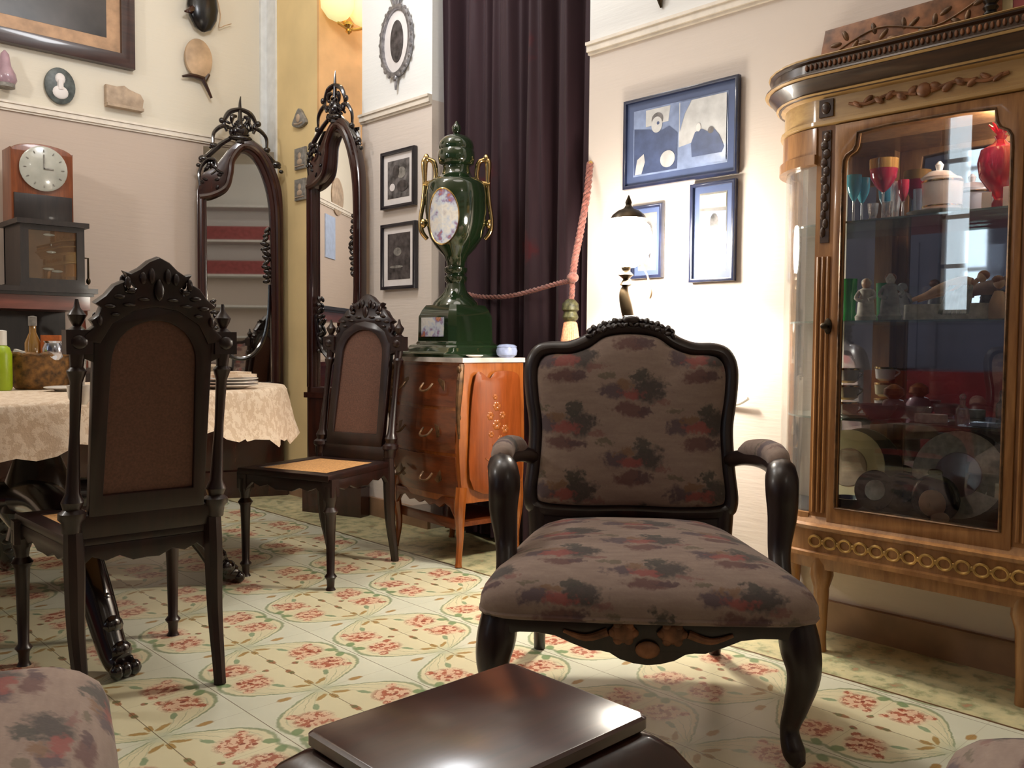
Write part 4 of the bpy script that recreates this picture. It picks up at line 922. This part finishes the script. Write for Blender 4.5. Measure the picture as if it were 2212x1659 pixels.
lobj('white_saucer', [(.022, 0), (.026, .003), (.038, .009), (.036, .012), (.022, .006), (0, .006)], 'porc', Vector((2.50, 2.845, .888)), 'small white saucer on the marble top, in front of the urn', 'saucer')
o = lobj('trinket_box', [(.03, 0), (.044, .012), (.047, .03), (.043, .045), (.046, .048), (.034, .057), (.0, .060)], 'bluep', Vector((2.675, 2.83, .888)), 'round pale blue lidded trinket box on the marble top', 'box')

# ------------------------------------------------------------------ green urn
VC = Vector((2.592, 3.082, .888))
e = empty('porcelain_urn', VC, 0, 'tall dark green lidded urn with gold handles and painted medallion', 'urn')
def sq(h, z, c=.2):
    k = h*c; return [Vector((x, y, z)) for x, y in ((h-k, -h), (h, -h+k), (h, h-k), (h-k, h), (-h+k, h), (-h, h-k), (-h, -h+k), (-h+k, -h))]
B().loft([sq(.198, .0, .2), sq(.200, .014, .2), sq(.188, .026, .2), sq(.168, .040, .2), sq(.160, .052, .2), sq(.140, .06, .2), sq(.132, .07, .2), sq(.130, .18, .2), sq(.118, .21, .2), sq(.104, .232, .2)]).done('plinth', 'green', parent=e, sharp=30)
s4 = .002148
def zz(y): return (742-y)*s4+.95-.888
B().lathe([(.108, .228), (.100, .245), (.075, .27), (.055, .29), (.046, .31), (.040, .33), (.05, .345), (.052, .36), (.040, .372), (.052, .385), (.052, .40), (.04, .41)], (0, 0, 0), 36).done('foot', 'green', parent=e, sharp=50)
B().lathe([(.04, .405), (.042, .425), (.055, .455), (.088, .49), (.118, .535), (.133, .59), (.139, .65), (.138, .72), (.133, .765), (.122, .785), (.098, .798), (.076, .808), (.066, .825), (.060, .845), (.062, .858)], (0, 0, 0), 40).done('body', 'green', parent=e, sharp=60)
B().lathe([(.064, .856), (.078, .866), (.083, .885), (.083, .918), (.076, .928), (.080, .940), (.074, .965), (.055, .985), (.028, .995), (.013, 1.002), (.020, 1.017), (.021, 1.030), (.010, 1.045), (.003, 1.058)], (0, 0, 0), 36).done('lid', 'green', parent=e, sharp=50)
hd = Vector((CR.x, CR.y, 0)).normalized()
for s in (-1, 1):
    h_ = hd*s; U_ = Vector((0, 0, 1))
    b = B().tube([h_*.13+U_*.53, h_*.155+U_*.565, h_*.160+U_*.62, h_*.148+U_*.70, h_*.143+U_*.78, h_*.144+U_*.86, h_*.140+U_*.885, h_*.12+U_*.885, h_*.10+U_*.87, h_*.092+U_*.82, h_*.10+U_*.785], [.010, .012, .010, .011, .010, .015, .013, .010, .012, .011, .008], 10, 6)
    b.ell(h_*.148+U_*.60, (.016, .016, .022)); b.ell(h_*.135+U_*.89, (.014, .014, .022)); b.tube([h_*.095+U_*.785, h_*.15+U_*.775], .012, 8); b.done('handle', 'gold', parent=e)
# medallion: curved oval patch facing left-front
md = (Matrix.Rotation(R_(-22), 3, 'Z') @ -Vector((CF.x, CF.y, 0))).normalized(); ms = Vector((0, 0, 1)).cross(md)
def patch(b, R__, a_half, z_half, zc, ca=0, n=28):
    th = lambda a: (md*cos(a)+ms*sin(a))
    ring = []
    c = th(ca)*(R__+.002)+Vector((0, 0, zc)); vs = [c]
    for i in (1, 2, 3):
        for k in range(n):
            t = 2*pi*k/n; a = ca+a_half*cos(t)*i/3; z = zc+z_half*sin(t)*i/3
            vs.append(th(a)*(R__-.0006*i*0)+Vector((0, 0, z)))
    fs = [(0, 1+k, 1+(k+1) % n) for k in range(n)] + [(1+(i-1)*n+k, 1+i*n+k, 1+i*n+(k+1) % n, 1+(i-1)*n+(k+1) % n) for i in (1, 2) for k in range(n)]
    b._mk(vs, fs)
b = B(); patch(b, .1405, .52, .118, .615); b.done('medallion', 'painted', parent=e, sharp=80)
b = B(); th = lambda a: (md*cos(a)+ms*sin(a)); b.tube([th(.54*cos(t))*.1405+Vector((0, 0, .615+.122*sin(t))) for t in [2*pi*k/40 for k in range(40)]], .0035, 6, closed=True); b.done('medallion_rim', 'gold', parent=e)
B().box((-.134, -.075, .09), (-.129, .080, .175)).done('painted_plaque', 'painted', parent=e, smooth=False)

# ------------------------------------------------------------------ table lamp and its stand
LX, LY = 2.51, 2.03
e = empty('side_table', (LX, LY, 0), 0, 'small round dark table behind the armchair holding the lamp', 'table')
B().lathe([(.001, .58), (.18, .58), (.185, .59), (.18, .60), (.001, .60)], (0, 0, 0), 30).done('tabletop', 'mahog', parent=e)
B().lathe([(.14, 0), (.14, .02), (.03, .05), (.02, .2), (.035, .3), (.02, .4), (.04, .56), (.06, .58)], (0, 0, 0), 20).done('pedestal', 'mahog', parent=e)
e = empty('table_lamp', (LX, LY, .60), 0, 'lit table lamp with opal globe on a slim bronze stem', 'lamp')
B().lathe([(.09, 0), (.09, .015), (.05, .03), (.02, .06), (.014, .10)], (0, 0, 0), 24).done('base', 'bronze', parent=e)
b = B().tube([(0, 0, .08), (0, 0, .25), Vector((0, 0, .40))+hd*.016, Vector((0, 0, .47))+hd*.004, Vector((0, 0, .53))-hd*.008, Vector((0, 0, .56))-hd*.004], [.014, .012, .016, .022, .018, .010], 10, 6)
b.lathe([(.006, .555), (.022, .565), (.010, .585), (.028, .60), (.012, .615), (.02, .63), (.03, .645)], -hd*.002, 14); b.done('stem', 'bronze', parent=e)
B().lathe([(.03, .628), (.062, .648), (.088, .69), (.092, .73), (.080, .775), (.052, .80), (.03, .81)], (0, 0, 0), 32).done('globe', 'shade', parent=e)
bulb = lamp('lamp_bulb', 'SPOT', (LX, LY, 1.215), 95, (1.0, 0.92, 0.78), 0.05); bulb.data.spot_size = R_(158); bulb.data.spot_blend = .35
B().lathe([(.066, .800), (.058, .814), (.038, .830), (.018, .838), (.010, .85), (.012, .86), (.002, .885)], -hd*-.004, 28).done('cap', 'bronze', parent=e)
B().tube([hd*.04+Vector((0, 0, .66)), hd*.075+Vector((0, 0, .60)), hd*.085+Vector((0, 0, .55))], .003, 6, 4).ell(hd*.086+Vector((0, 0, .535)), (.008, .008, .02)).done('pull_cord', 'palewood', parent=e)
o = B().tube([PX(1572, 873, 2.79)-PX(1590, 866, 2.79), PX(1596, 872, 2.785)-PX(1590, 866, 2.79), PX(1616, 861, 2.77)-PX(1590, 866, 2.79)], .006, 8, 4).done('cable_clip', 'plastic', loc=PX(1590, 866, 2.79))
tag(o, 'short white cable end poking from the wall right of the armchair back', 'cable')

# ------------------------------------------------------------------ display cabinet
CY0 = 1.011
cab = empty('display_cabinet', (XW-.004, CY0, 0), RW, 'gilt walnut display cabinet with glass door full of ornaments at right', 'cabinet')
def plan(off=0, fw=.315, sw_=.205, dp=.25):
    L = [(-fw-sw_-off, 0)]
    for k in range(1, 9): a = k*pi/16; L.append((-fw-(sw_+off)*cos(a), -(dp+off)*sin(a)))
    R2 = [(-x, y) for x, y in reversed(L)]; return L+R2
def ring(off, z): return [Vector((x, y, z)) for x, y in plan(off)]
B().loft([ring(.0, 1.612), ring(.014, 1.616), ring(.014, 1.626), ring(.002, 1.63), ring(.002, 1.695), ring(.010, 1.70), ring(.022, 1.705)]).done('frieze', 'friezegilt', parent=cab, sharp=25)
B().loft([ring(.022, 1.702), ring(.034, 1.722), ring(.050, 1.742), ring(.054, 1.746), ring(.054, 1.752)]).done('cornice', 'corndark', parent=cab, sharp=25)
B().loft([ring(.060, 1.751), ring(.066, 1.756), ring(.062, 1.762), ring(.048, 1.768), ring(.044, 1.795), ring(.052, 1.80), ring(.052, 1.806), ring(.02, 1.81)]).done('crown', 'corndark', parent=cab, sharp=25)
for z_, of_ in ((1.7535, .060), (1.808, .050), (1.708, .024)): B().loft([ring(of_, z_-.004), ring(of_+.006, z_), ring(of_, z_+.004)]).done('gilt_edge', 'friezegilt', parent=cab, sharp=25)
b = B()
for k in range(46):
    x = -.33+k*.0147; b.ell((x, -.298, 1.782), (.0055, .006, .010), 6, 4)
b.done('bead_band', 'carvewood', parent=cab)
b = B()
for s in (-1, 1):
    for k in range(6):
        x = s*(.03+k*.032); b.ell((x, -.256, 1.662+.004*(-1)**k), (.017, .009, .012-.001*k), 8, 5, Matrix.Rotation(s*.6*(-1)**k, 3, 'Y'))
    b.tube([(s*.02, -.257, 1.655), (s*.09, -.258, 1.668), (s*.16, -.257, 1.655), (s*.215, -.256, 1.665)], .005, 6, 5)
b.ell((0, -.258, 1.662), (.02, .012, .02))
b.done('carved_garland', 'carvewood', parent=cab)
for s in (-1, 1):
    b = B().box((s*.286-.029, -.25, .405), (s*.286+.029, -.19, 1.612))
    for dxx in (-.016, .0, .016): b.tube([(s*.286+dxx, -.251, .44), (s*.286+dxx, -.251, 1.22)], .0055, 8)
    b.done('post', 'oak', parent=cab, sharp=30)
    b = B()
    for k in range(12): b.ell((s*.286+.004*(-1)**k, -.254, 1.58-k*.026), (.013-.0004*k, .007, .016), 8, 5)
    b.box((s*.286-.012, -.2535, 1.262), (s*.286+.016, -.2505, 1.598)); b.box((s*.286-.022, -.2575, 1.638), (s*.286+.022, -.252, 1.690)); b.ell((s*.286, -.259, 1.664), (.014, .005, .018))
    b.done('post_ornament', 'corndark', parent=cab)
    # curved side: glass, rails
    def arc(o_, z): return [Vector((s*(.315+(.205+o_)*cos(k*pi/24)), -(.25+o_)*sin(k*pi/24), z)) for k in range(13)]
    def band(z0_, z1_, o1, o2): return [arc(o1, z0_)+list(reversed(arc(o2, z0_))), arc(o1, z1_)+list(reversed(arc(o2, z1_)))]
    B().loft(band(.43, 1.50, -.006, -.010)).done('side_glass', 'sideglass', parent=cab)
    b = B(); b.loft(band(.405, .435, .004, -.02)); b.loft(band(1.50, 1.53, .016, -.02)); b.loft(band(1.53, 1.61, .006, -.02)); b.box((s*.505-.012, -.03, .42), (s*.505+.012, -.0, 1.6)); b.done('side_frame', 'oak', parent=cab, sharp=30)
dh = [(0, 1.583), (.10, 1.583), (.184, 1.576), (.188, 1.540), (.196, 1.526), (.216, 1.515), (.224, 1.50), (.226, 1.47), (.226, .462), (0, .462)]
door = B().plate([[(-.256, .412), (.256, .412), (.256, 1.610), (-.256, 1.610)], dh+[(-x, z) for x, z in reversed(dh[1:-1])]], -.245, .024, .004).done('door', 'oak', parent=cab)
b = B().tube([Vector((x*1.012, -.2575, z)) for x, z in dh+[(-x, z) for x, z in reversed(dh[1:-1])]], .0045, 6, closed=True); b.done('door_moulding', 'giltdark', parent=door)
B().box((-.228, -.2445, .46), (.228, -.2415, 1.595)).done('glass_pane', 'pane', parent=door, smooth=False)
B().plate([oval(-.262, 1.01, .012, .024)], -.260, .006, .001).tube([(-.262, -.262, 1.01), (-.262, -.285, 1.01)], .004, 6).ell((-.262, -.286, 1.01), (.012, .004, .010)).done('key', 'bronze', parent=door)
B().box((-.33, -.012, .42), (.33, -.004, 1.61)).done('mirror_back', 'mirror_dark', parent=cab, smooth=False)
B().loft([ring(-.012, .425), ring(-.012, .440)]).done('cabinet_floor', 'velvetdark', parent=cab, sharp=25)
B().loft([ring(-.012, 1.60), ring(-.012, 1.612)]).done('cabinet_ceiling', 'oak', parent=cab, sharp=25)
for z in (1.322, 1.024, .728):
    B().loft([ring(-.028, z-.003), ring(-.028, z+.003)]).done('shelf', 'shelfglass', parent=cab, sharp=25)
B().loft([ring(.0, .300), ring(.022, .304), ring(.022, .316), ring(.012, .320), ring(.012, .385), ring(.022, .39), ring(.026, .40), ring(.012, .406), ring(.0, .426)]).done('base_rail', 'oak', parent=cab, sharp=25)
b = B()
for k in range(13):
    x = -.285+k*.0475
    b.tube([Vector((x+.019*cos(t), -.264, .352+.017*sin(t))) for t in [2*pi*q/14 for q in range(14)]], .0042, 6, closed=True)
    if k < 12: b.ell((x+.024, -.264, .352), (.006, .004, .008), 6, 4)
b.done('guilloche', 'gilt', parent=cab)
b = B().loft([ring(-.01, .262), ring(-.004, .30)]); b.done('apron', 'oak', parent=cab, sharp=25)
for x, y in ((-.286, -.215), (.286, -.215), (-.48, -.03), (.48, -.03)):
    B().tube([(x, y, .30), (x, y, .24), (x, y, .20), (x, y, .05), (x, y, 0)], [.032, .036, .024, .018, .020], 10, 0).done('leg', 'oak', parent=cab)

# things on top of the cabinet
def W(lx, ly, z): return Vector((XW-.004+ly, CY0-lx, z))
o = B().plate([[(-.35, 0), (.145, 0), (.135, .120), (-.33, .110)]], 0, .13, .01).done('carved_chest', 'carvewood', loc=W(0, -.13, 1.811), rz=RW)
tag(o, 'low carved brown wooden chest lying on top of the display cabinet', 'chest')
b = B()
for k in range(15): b.ell((-.29+k*.029, -.065, .055+.022*sin(k*1.9)), (.019, .004, .008), 8, 5, Matrix.Rotation(k*1.1, 3, 'Y'))
b.tube([(-.3, -.065, .03), (-.16, -.066, .075), (0, -.066, .04), (.13, -.065, .09)], .003, 6, 6); b.done('carving', 'giltdark', parent=o)
def ribbed(px_, X, z, lab):
    q = PX(px_, 20, X)
    tag(B().lathe([(.022, 0), (.022, .01)]+[(.014+.006*(k % 2), .014+k*.009) for k in range(16)]+[(.01, .17)], (0, 0, 0), 14).done('candlestick', 'black', loc=(X, q.y, z)), lab, 'candlestick', None)
ribbed(2098, 2.67, 1.928, 'black ribbed candlestick standing on the carved chest')
ribbed(2140, 2.575, 1.813, 'black ribbed candlestick between the carved chest and the upright books')
for k, (px_, mt, lab) in enumerate(((2160, 'fringe', 'pinkish upright book, leftmost on top of the cabinet'), (2183, 'cream', 'cream upright book between the pink and red ones'), (2206, 'redcloth', 'red upright book at the right edge above the cabinet'))):
    q = PX(px_, 20, 2.62)
    bkk = B().box((-.0115, -.05, 0), (.0115, .05, .2)).done('book', 'plastic', loc=(2.65, q.y, 1.813), rz=RW, smooth=False); tag(bkk, lab, 'book', 'upright books on the cabinet')
    B().box((-.0135, -.052, -.001), (-.0115, .05, .202)).box((.0115, -.052, -.001), (.0135, .05, .202)).box((-.0135, -.054, -.001), (.0135, -.050, .202)).done('cover', mt, parent=bkk, smooth=False)

# ---- contents
def sx_(px_, py_, X=2.665): return PX(px_, py_, X)
S1, S2, S3, S0 = 1.3262, 1.0282, .7322, .4405
def put(px_, X, z): p = PX(px_, 600, X); return Vector((X, p.y, z))
def goblet(px_, X, z, h, r, bowl, stem, label, group=None, rim=None):
    e = empty('goblet', put(px_, X, z), 0, label, 'glass', group)
    B().lathe([(r*.75, 0), (r*.7, .003), (.004, .008), (.0035, h*.45), (.005, h*.48)], (0, 0, 0), 18).done('stem', stem, parent=e)
    B().lathe([(.004, h*.47), (r*.5, h*.55), (r*.9, h*.7), (r, h*.85), (r*1.0, h), (r*.96, h), (r*.85, h*.7), (.002, h*.52)], (0, 0, 0), 20).done('bowl', bowl, parent=e)
    if rim: B().lathe([(r*1.01, h*.84), (r*1.03, h), (r*.97, h)], (0, 0, 0), 20).done('gilt_rim', rim, parent=e)
    return e
goblet(1840, 2.66, S1, .15, .022, 'turq', 'clear', 'turquoise goblet at the left end of the top shelf', 'turquoise goblets')
goblet(1858, 2.70, S1, .145, .022, 'turq', 'clear', 'turquoise goblet standing second from left on the top shelf', 'turquoise goblets')
goblet(1903, 2.66, S1, .185, .040, 'ruby', 'clear', 'large ruby goblet with amber rim on the top shelf', None, 'amberglass')
goblet(1946, 2.68, S1, .12, .016, 'ruby', 'clear', 'small ruby liqueur glass right of the large ruby goblet')
for (px_, X, lab) in ((1882, 2.62, 'small clear crystal shot glass in front of the large ruby goblet, left one'), (1912, 2.62, 'small clear crystal shot glass in front of the large ruby goblet, right one'), (1930, 2.70, 'clear tall flute behind the ruby glasses')):
    h = .05 if X < 2.65 else .12
    lobj('shot_glass' if h < .1 else 'flute_glass', [(.012, 0), (.013, .004), (.010, h*.2), (.014, h*.5), (.016, h), (.013, h), (.008, h*.3), (0, h*.25)], 'clear', put(px_, X, S1), lab, 'glass', 14)
e = empty('lidded_jar', put(2030, 2.655, S1+.010), 0, 'white and gold lidded jar on a plate, centre of the top shelf', 'jar')
B().lathe([(.045, 0), (.052, .008), (.055, .085), (.05, .095)], (0, 0, 0), 24).done('body', 'porc', parent=e)
B().lathe([(.046, .094), (.05, .098), (.03, .115), (.008, .12), (.012, .135), (.004, .145)], (-.0, .01, 0), 20).done('lid', 'porc', parent=e)
B().lathe([(.0535, .012), (.0542, .014), (.0535, .017)], (0, 0, 0), 24).lathe([(.056, .082), (.0566, .085), (.056, .088)], (0, 0, 0), 24).done('gilt_band', 'gold', parent=e)
lobj('cake_plate', [(.04, 0), (.05, .003), (.085, .008), (.088, .010), (.05, .008), (0, .008)], 'porc', put(2025, 2.65, S1), 'cream plate under the white and gold jar', 'plate', 30)
e = empty('ruby_decanter', put(2152, 2.65, S1), 0, 'ruby glass decanter with a spiky stopper at the right of the top shelf', 'decanter')
B().lathe([(.02, 0), (.022, .01), (.012, .03), (.024, .05), (.05, .09), (.056, .13), (.048, .165), (.02, .18), (.012, .19), (.016, .20)], (0, 0, 0), 26).done('body', 'ruby', parent=e)
b = B().lathe([(.010, .198), (.012, .21), (.022, .225), (.012, .24), (.004, .26)], (0, 0, 0), 8)
for k in range(7): a = 2*pi*k/7; b.tube([(.008*cos(a), .008*sin(a), .212), (.030*cos(a), .030*sin(a), .235)], [.006, .002], 6)
b.done('stopper', 'ruby', parent=e)
tag(B().box((-.018, -.012, 0), (.018, .012, .045)).done('porcelain_block', 'porc', loc=put(2126, 2.62, S1), rz=.3, smooth=False), 'small white porcelain block left of the ruby decanter foot', 'ornament')
tag(B().box((-.014, -.012, 0), (.014, .012, .055)).done('porcelain_block', 'porc', loc=put(2174, 2.62, S1), rz=.1, smooth=False), 'small white porcelain block right of the ruby decanter foot', 'ornament')
# second shelf
lobj('green_vase', [(.022, 0), (.024, .01), (.020, .03), (.022, .08), (.024, .13), (.021, .13), (.018, .04), (0, .02)], 'emerald', put(1835, 2.66, S2), 'emerald green glass vase at the left end of the second shelf', 'vase')
def figurine(px_, X, z, h, label, dress, hatc=None, arm=0):
    e = empty('figurine', put(px_, X, z), RW+.3, label, 'figurine')
    B().lathe([(.030*h/.13, 0), (.032*h/.13, .012), (.026*h/.13, .02), (.024*h/.13, .4*h), (.018*h/.13, .62*h), (.020*h/.13, .72*h), (.008, .78*h)], (0, 0, 0), 18, sy=.8).tube([(-.018, 0, .7*h), (-.028, -.012, .52*h), (-.006, -.022, .45*h)], .0055, 8, 4).tube([(.018, 0, .7*h), (.026+arm, -.012, .56*h), (.010+arm*2, -.022, .48*h)], .0055, 8, 4).done('dress', dress, parent=e)
    B().ell((0, 0, .86*h), (.014, .015, .017)).ell((0, -.016, .85*h), (.002, .003, .003), 6, 4).tube([(0, 0, .74*h), (0, 0, .82*h)], .006, 8).done('head', 'flesh' if dress != 'greyp' else 'bisque', parent=e)
    B().ell((0, .004, .89*h), (.0165, .016, .014)).done('hair', hatc or 'hair', parent=e)
    return e
figurine(1872, 2.65, S2, .13, 'cream porcelain figurine with white cap beside the green vase', 'bisque', 'porc')
figurine(1924, 2.615, S2, .14, 'grey porcelain child figurine with brown hair, middle of the second shelf', 'greyp', 'hair', .01)
e = empty('reclining_figurine', put(2045, 2.675, S2), RW, 'large porcelain group with reclining pink figure on the second shelf', 'figurine')
B().prism([tuple(p.xy) for p in cat([(-.10, -.035, 0), (0, -.042, 0), (.11, -.035, 0), (.11, .04, 0), (-.10, .04, 0)], 5)], 0, .045).done('plinth', 'bisque', parent=e)
B().tube([(-.09, -.012, .060), (-.05, -.012, .072), (-.02, -.005, .088), (.015, 0, .098), (.045, 0, .102), (.07, 0, .10)], [.006, .010, .014, .019, .022, .017], 12, 6).tube([(-.085, .015, .058), (-.05, .012, .07), (.0, .008, .085)], [.005, .009, .013], 10, 6).tube([(.05, -.015, .105), (.035, -.028, .085), (.01, -.03, .072)], [.008, .007, .005], 8, 5).tube([(.07, 0, .10), (.085, 0, .112)], .007, 8).ell((.095, 0, .118), (.013, .013, .015)).done('body', 'flesh', parent=e)
B().ell((.098, .005, .124), (.016, .015, .014)).done('hair', 'hair', parent=e)
b = B()
for k in range(7): b.tube([(.02+.009*k, -.02, .095), (.014+.010*k, -.036, .06), (.0+.012*k, -.040, .015)], [.006, .009, .007], 8, 4)
b.done('drapery', 'greyp', parent=e)
o = B().tube([(0, 0, .0), (-.004, 0, .04), (.004, 0, .075)], [.024, .022, .012], 12, 5).ell((.004, 0, .10), (.015, .015, .016)).tube([(.01, -.01, .07), (.03, -.02, .06)], .006, 8).done('cherub', 'flesh', loc=put(2158, 2.66, S2+.0)); tag(o, 'small seated cherub at the right end of the second shelf', 'figurine')
B().ell((.004, .003, .108), (.017, .016, .013)).done('hair', 'hair', parent=o)
# third shelf
e = empty('cup_stand', put(1838, 2.65, S3), 0, 'stacked cream and gold teacups at the left end of the third shelf', 'cups')
for k in range(3):
    B().lathe([(.018, .052*k), (.03, .008+.052*k), (.034, .045+.052*k), (.031, .045+.052*k), (.02, .01+.052*k)], (0, 0, 0), 20).tube([(-.0, -.033, .038+.052*k), (0, -.047, .03+.052*k), (0, -.030, .015+.052*k)], .003, 6, 4).done('cup', ('porc', 'cream', 'porc')[k], parent=e)
    B().lathe([(.0345, .040+.052*k), (.035, .044+.052*k), (.034, .046+.052*k)], (0, 0, 0), 20).done('gilt_rim', 'gold', parent=e)
lobj('porcelain_saucer', [(.03, 0), (.035, .003), (.055, .012), (.05, .012), (0, .005)], 'flesh', put(1866, 2.62, S3), 'pinkish saucer in front of the stacked teacups', 'saucer')
lobj('mauve_bowl', [(.02, 0), (.03, .004), (.052, .035), (.055, .045), (.05, .045), (.028, .01), (0, .008)], 'mauve', put(1905, 2.62, S3), 'low mauve bowl on the third shelf', 'bowl', 24)
o = lobj('round_jar', [(.018, 0), (.034, .015), (.038, .035), (.028, .055), (.014, .06)], 'mauve', put(1938, 2.69, S3), 'rounded mauve jar with golden lid behind the mauve bowl', 'jar')
B().lathe([(.015, .06), (.03, .072), (.028, .09), (.010, .102), (.002, .104)], (0, 0, 0), 18).done('lid', 'hair', parent=o)
tag(B().prism(oval(0, 0, .045, .028), 0, .024).done('oval_box', 'bisque', loc=put(2020, 2.63, S3), rz=RW), 'pale oval porcelain box on the third shelf', 'box')
lobj('crystal_bowl', [(.02, 0), (.03, .01), (.04, .04), (.037, .04), (.02, .012), (0, .01)], 'clear', put(1992, 2.68, S3), 'clear crystal bowl behind the oval porcelain box', 'bowl')
o = lobj('glass_bottle', [(.016, 0), (.018, .02), (.016, .045), (.007, .055), (.008, .07)], 'clear', put(2088, 2.62, S3), 'small clear scent bottle near the right of the third shelf', 'bottle')
B().ell((0, 0, .078), (.009, .009, .01)).done('stopper', 'clear', parent=o)
tag(B().box((-.04, -.03, 0), (.04, .03, .006)).box((-.034, -.024, .006), (.034, .024, .010)).done('porcelain_tray', 'bluep', loc=put(2140, 2.63, S3), rz=RW, smooth=False), 'small pale blue tray at the right end of the third shelf', 'tray')
# bottom of the cabinet
def standing_plate(px_, X, r_, mat, ctr, label, tiltd=12):
    T = Matrix.Rotation(R_(90-tiltd), 3, 'X')
    o = B().lathe([(.001, 0), (r_*.55, .002), (r_*.62, .006), (r_, .012), (r_, .016), (r_*.6, .010), (.001, .006)], (0, 0, 0), 32, tilt=T).done('display_plate', mat, loc=put(px_, X, S0+r_*cos(R_(tiltd))+.004), rz=RW)
    tag(o, label, 'plate'); B().lathe([(.001, .0115), (r_*.5, .0112), (r_*.52, .009)], (0, 0, 0), 28, tilt=T).done('painted_centre', ctr, parent=o)
    return o
standing_plate(2085, 2.755, .13, 'bisque', 'mauve', 'large pale plate leaning at the back of the bottom compartment')
standing_plate(1845, 2.73, .12, 'cream', 'tanplaque', 'cream plate leaning at the left back of the bottom compartment')
standing_plate(1905, 2.69, .062, 'black', 'slate', 'small black-rimmed oval picture plate, left in the bottom compartment')
standing_plate(1966, 2.725, .06, 'black', 'darkblue', 'small all-dark plate between the picture plate and the hood')
e = empty('hooded_bust', put(2030, 2.64, S0), RW, 'pale ceramic face in a dark round hood, bottom of the cabinet', 'bust')
B().ell((0, .015, .070), (.070, .035, .070), 20, 12).ell((.0, .01, .145), (.022, .015, .012)).done('hood', 'darkblue', parent=e)
B().ell((.006, -.022, .060), (.038, .022, .040), 18, 10).ell((.03, -.026, .022), (.026, .018, .018)).ell((.004, -.044, .058), (.005, .006, .008), 8, 5).done('face', 'flesh', parent=e)
lobj('blue_bowl', [(.02, 0), (.04, .012), (.05, .04), (.046, .04), (.02, .01), (0, .01)], 'darkblue', put(1845, 2.65, S0), 'dark blue bowl in front of the cream plate in the bottom compartment', 'bowl')
tag(B().box((-.05, -.03, 0), (.05, .03, .012)).done('enamel_tray', 'greyp', loc=put(1975, 2.60, S0), rz=RW, smooth=False), 'thin greenish grey tray lying at the front of the bottom compartment', 'tray')

# ------------------------------------------------------------------ things on the far side of the room, seen in mirrors and panes
def bounce(x, y):
    """point on the left wall that the bright mirror shows at this pixel"""
    n_ = m2.matrix_basis.to_3x3() @ Vector((0, -1, 0)); n_.normalize(); o_ = Vector((0, 0, CAMH)); d = ray(x, y); q = m2.location+n_*.02
    h_ = o_+d*((q-o_).dot(n_)/d.dot(n_)); r_ = d-n_*2*d.dot(n_); return h_+r_*((YL-h_.y)/r_.y)
q = bounce(712, 512); tag(B().box((-.14, -.008, -.19), (.14, 0, .19)).done('wall_notice', 'paperblue', loc=(q.x, YL-.001, q.z), smooth=False), 'pale blue notice reflected in the bright tall mirror', 'notice')
q = bounce(727, 425); tag(B().lathe([(.001, 0), (.16, 0), (.17, .012), (.15, .02), (.001, .02)], (0, 0, 0), 30, tilt=Matrix.Rotation(pi/2, 3, 'X')).done('wall_plate', 'tanplaque', loc=(q.x, YL-.001, q.z)), 'round pale plate reflected in the bright tall mirror', 'plate')
e = empty('shelf_unit', (.45, YB+.22, 0), pi, 'white shelves with red cloths reflected in the left tall mirror', 'shelves')
b = B().box((-1.0, -.2, 0), (1.0, .2, .05))
for z in (.55, 1.0, 1.45, 1.9, 2.4, 2.9): b.box((-1.0, -.2, z), (1.0, .2, z+.03))
b.box((-1.03, -.2, 0), (-1.0, .2, 2.93)); b.box((1.0, -.2, 0), (1.03, .2, 2.93)); b.done('shelf_frame', 'white', parent=e, smooth=False)
for z in (1.93, 2.43):
    tag(B().box((-.95, -.18, 0), (.95, .15, .2)).done('folded_cloths', 'redcloth', loc=(.45, YB+.22, z+.001), smooth=False), ('red cloths folded on the lower shelf in the mirror reflection', 'red cloths folded on the upper shelf in the mirror reflection')[z > 2.2], 'cloth')
e = empty('sofa', (-2.3, 2.3, 0), pi/2, 'maroon sofa reflected faintly in the cabinet mirror', 'sofa')
B().box((-1.2, -.45, .1), (1.2, .45, .45)).done('seat', 'maroon', parent=e, smooth=False); B().box((-1.2, .25, .45), (1.2, .45, .74)).done('backrest', 'maroon', parent=e, smooth=False)
tag(B().box((XB+.002, 3.3, .75), (XB+.03, 4.0, 1.9)).done('wall_hanging', 'bluewall', smooth=False), 'slate blue hanging on the opposite wall, seen reflected in the cabinet', 'hanging')
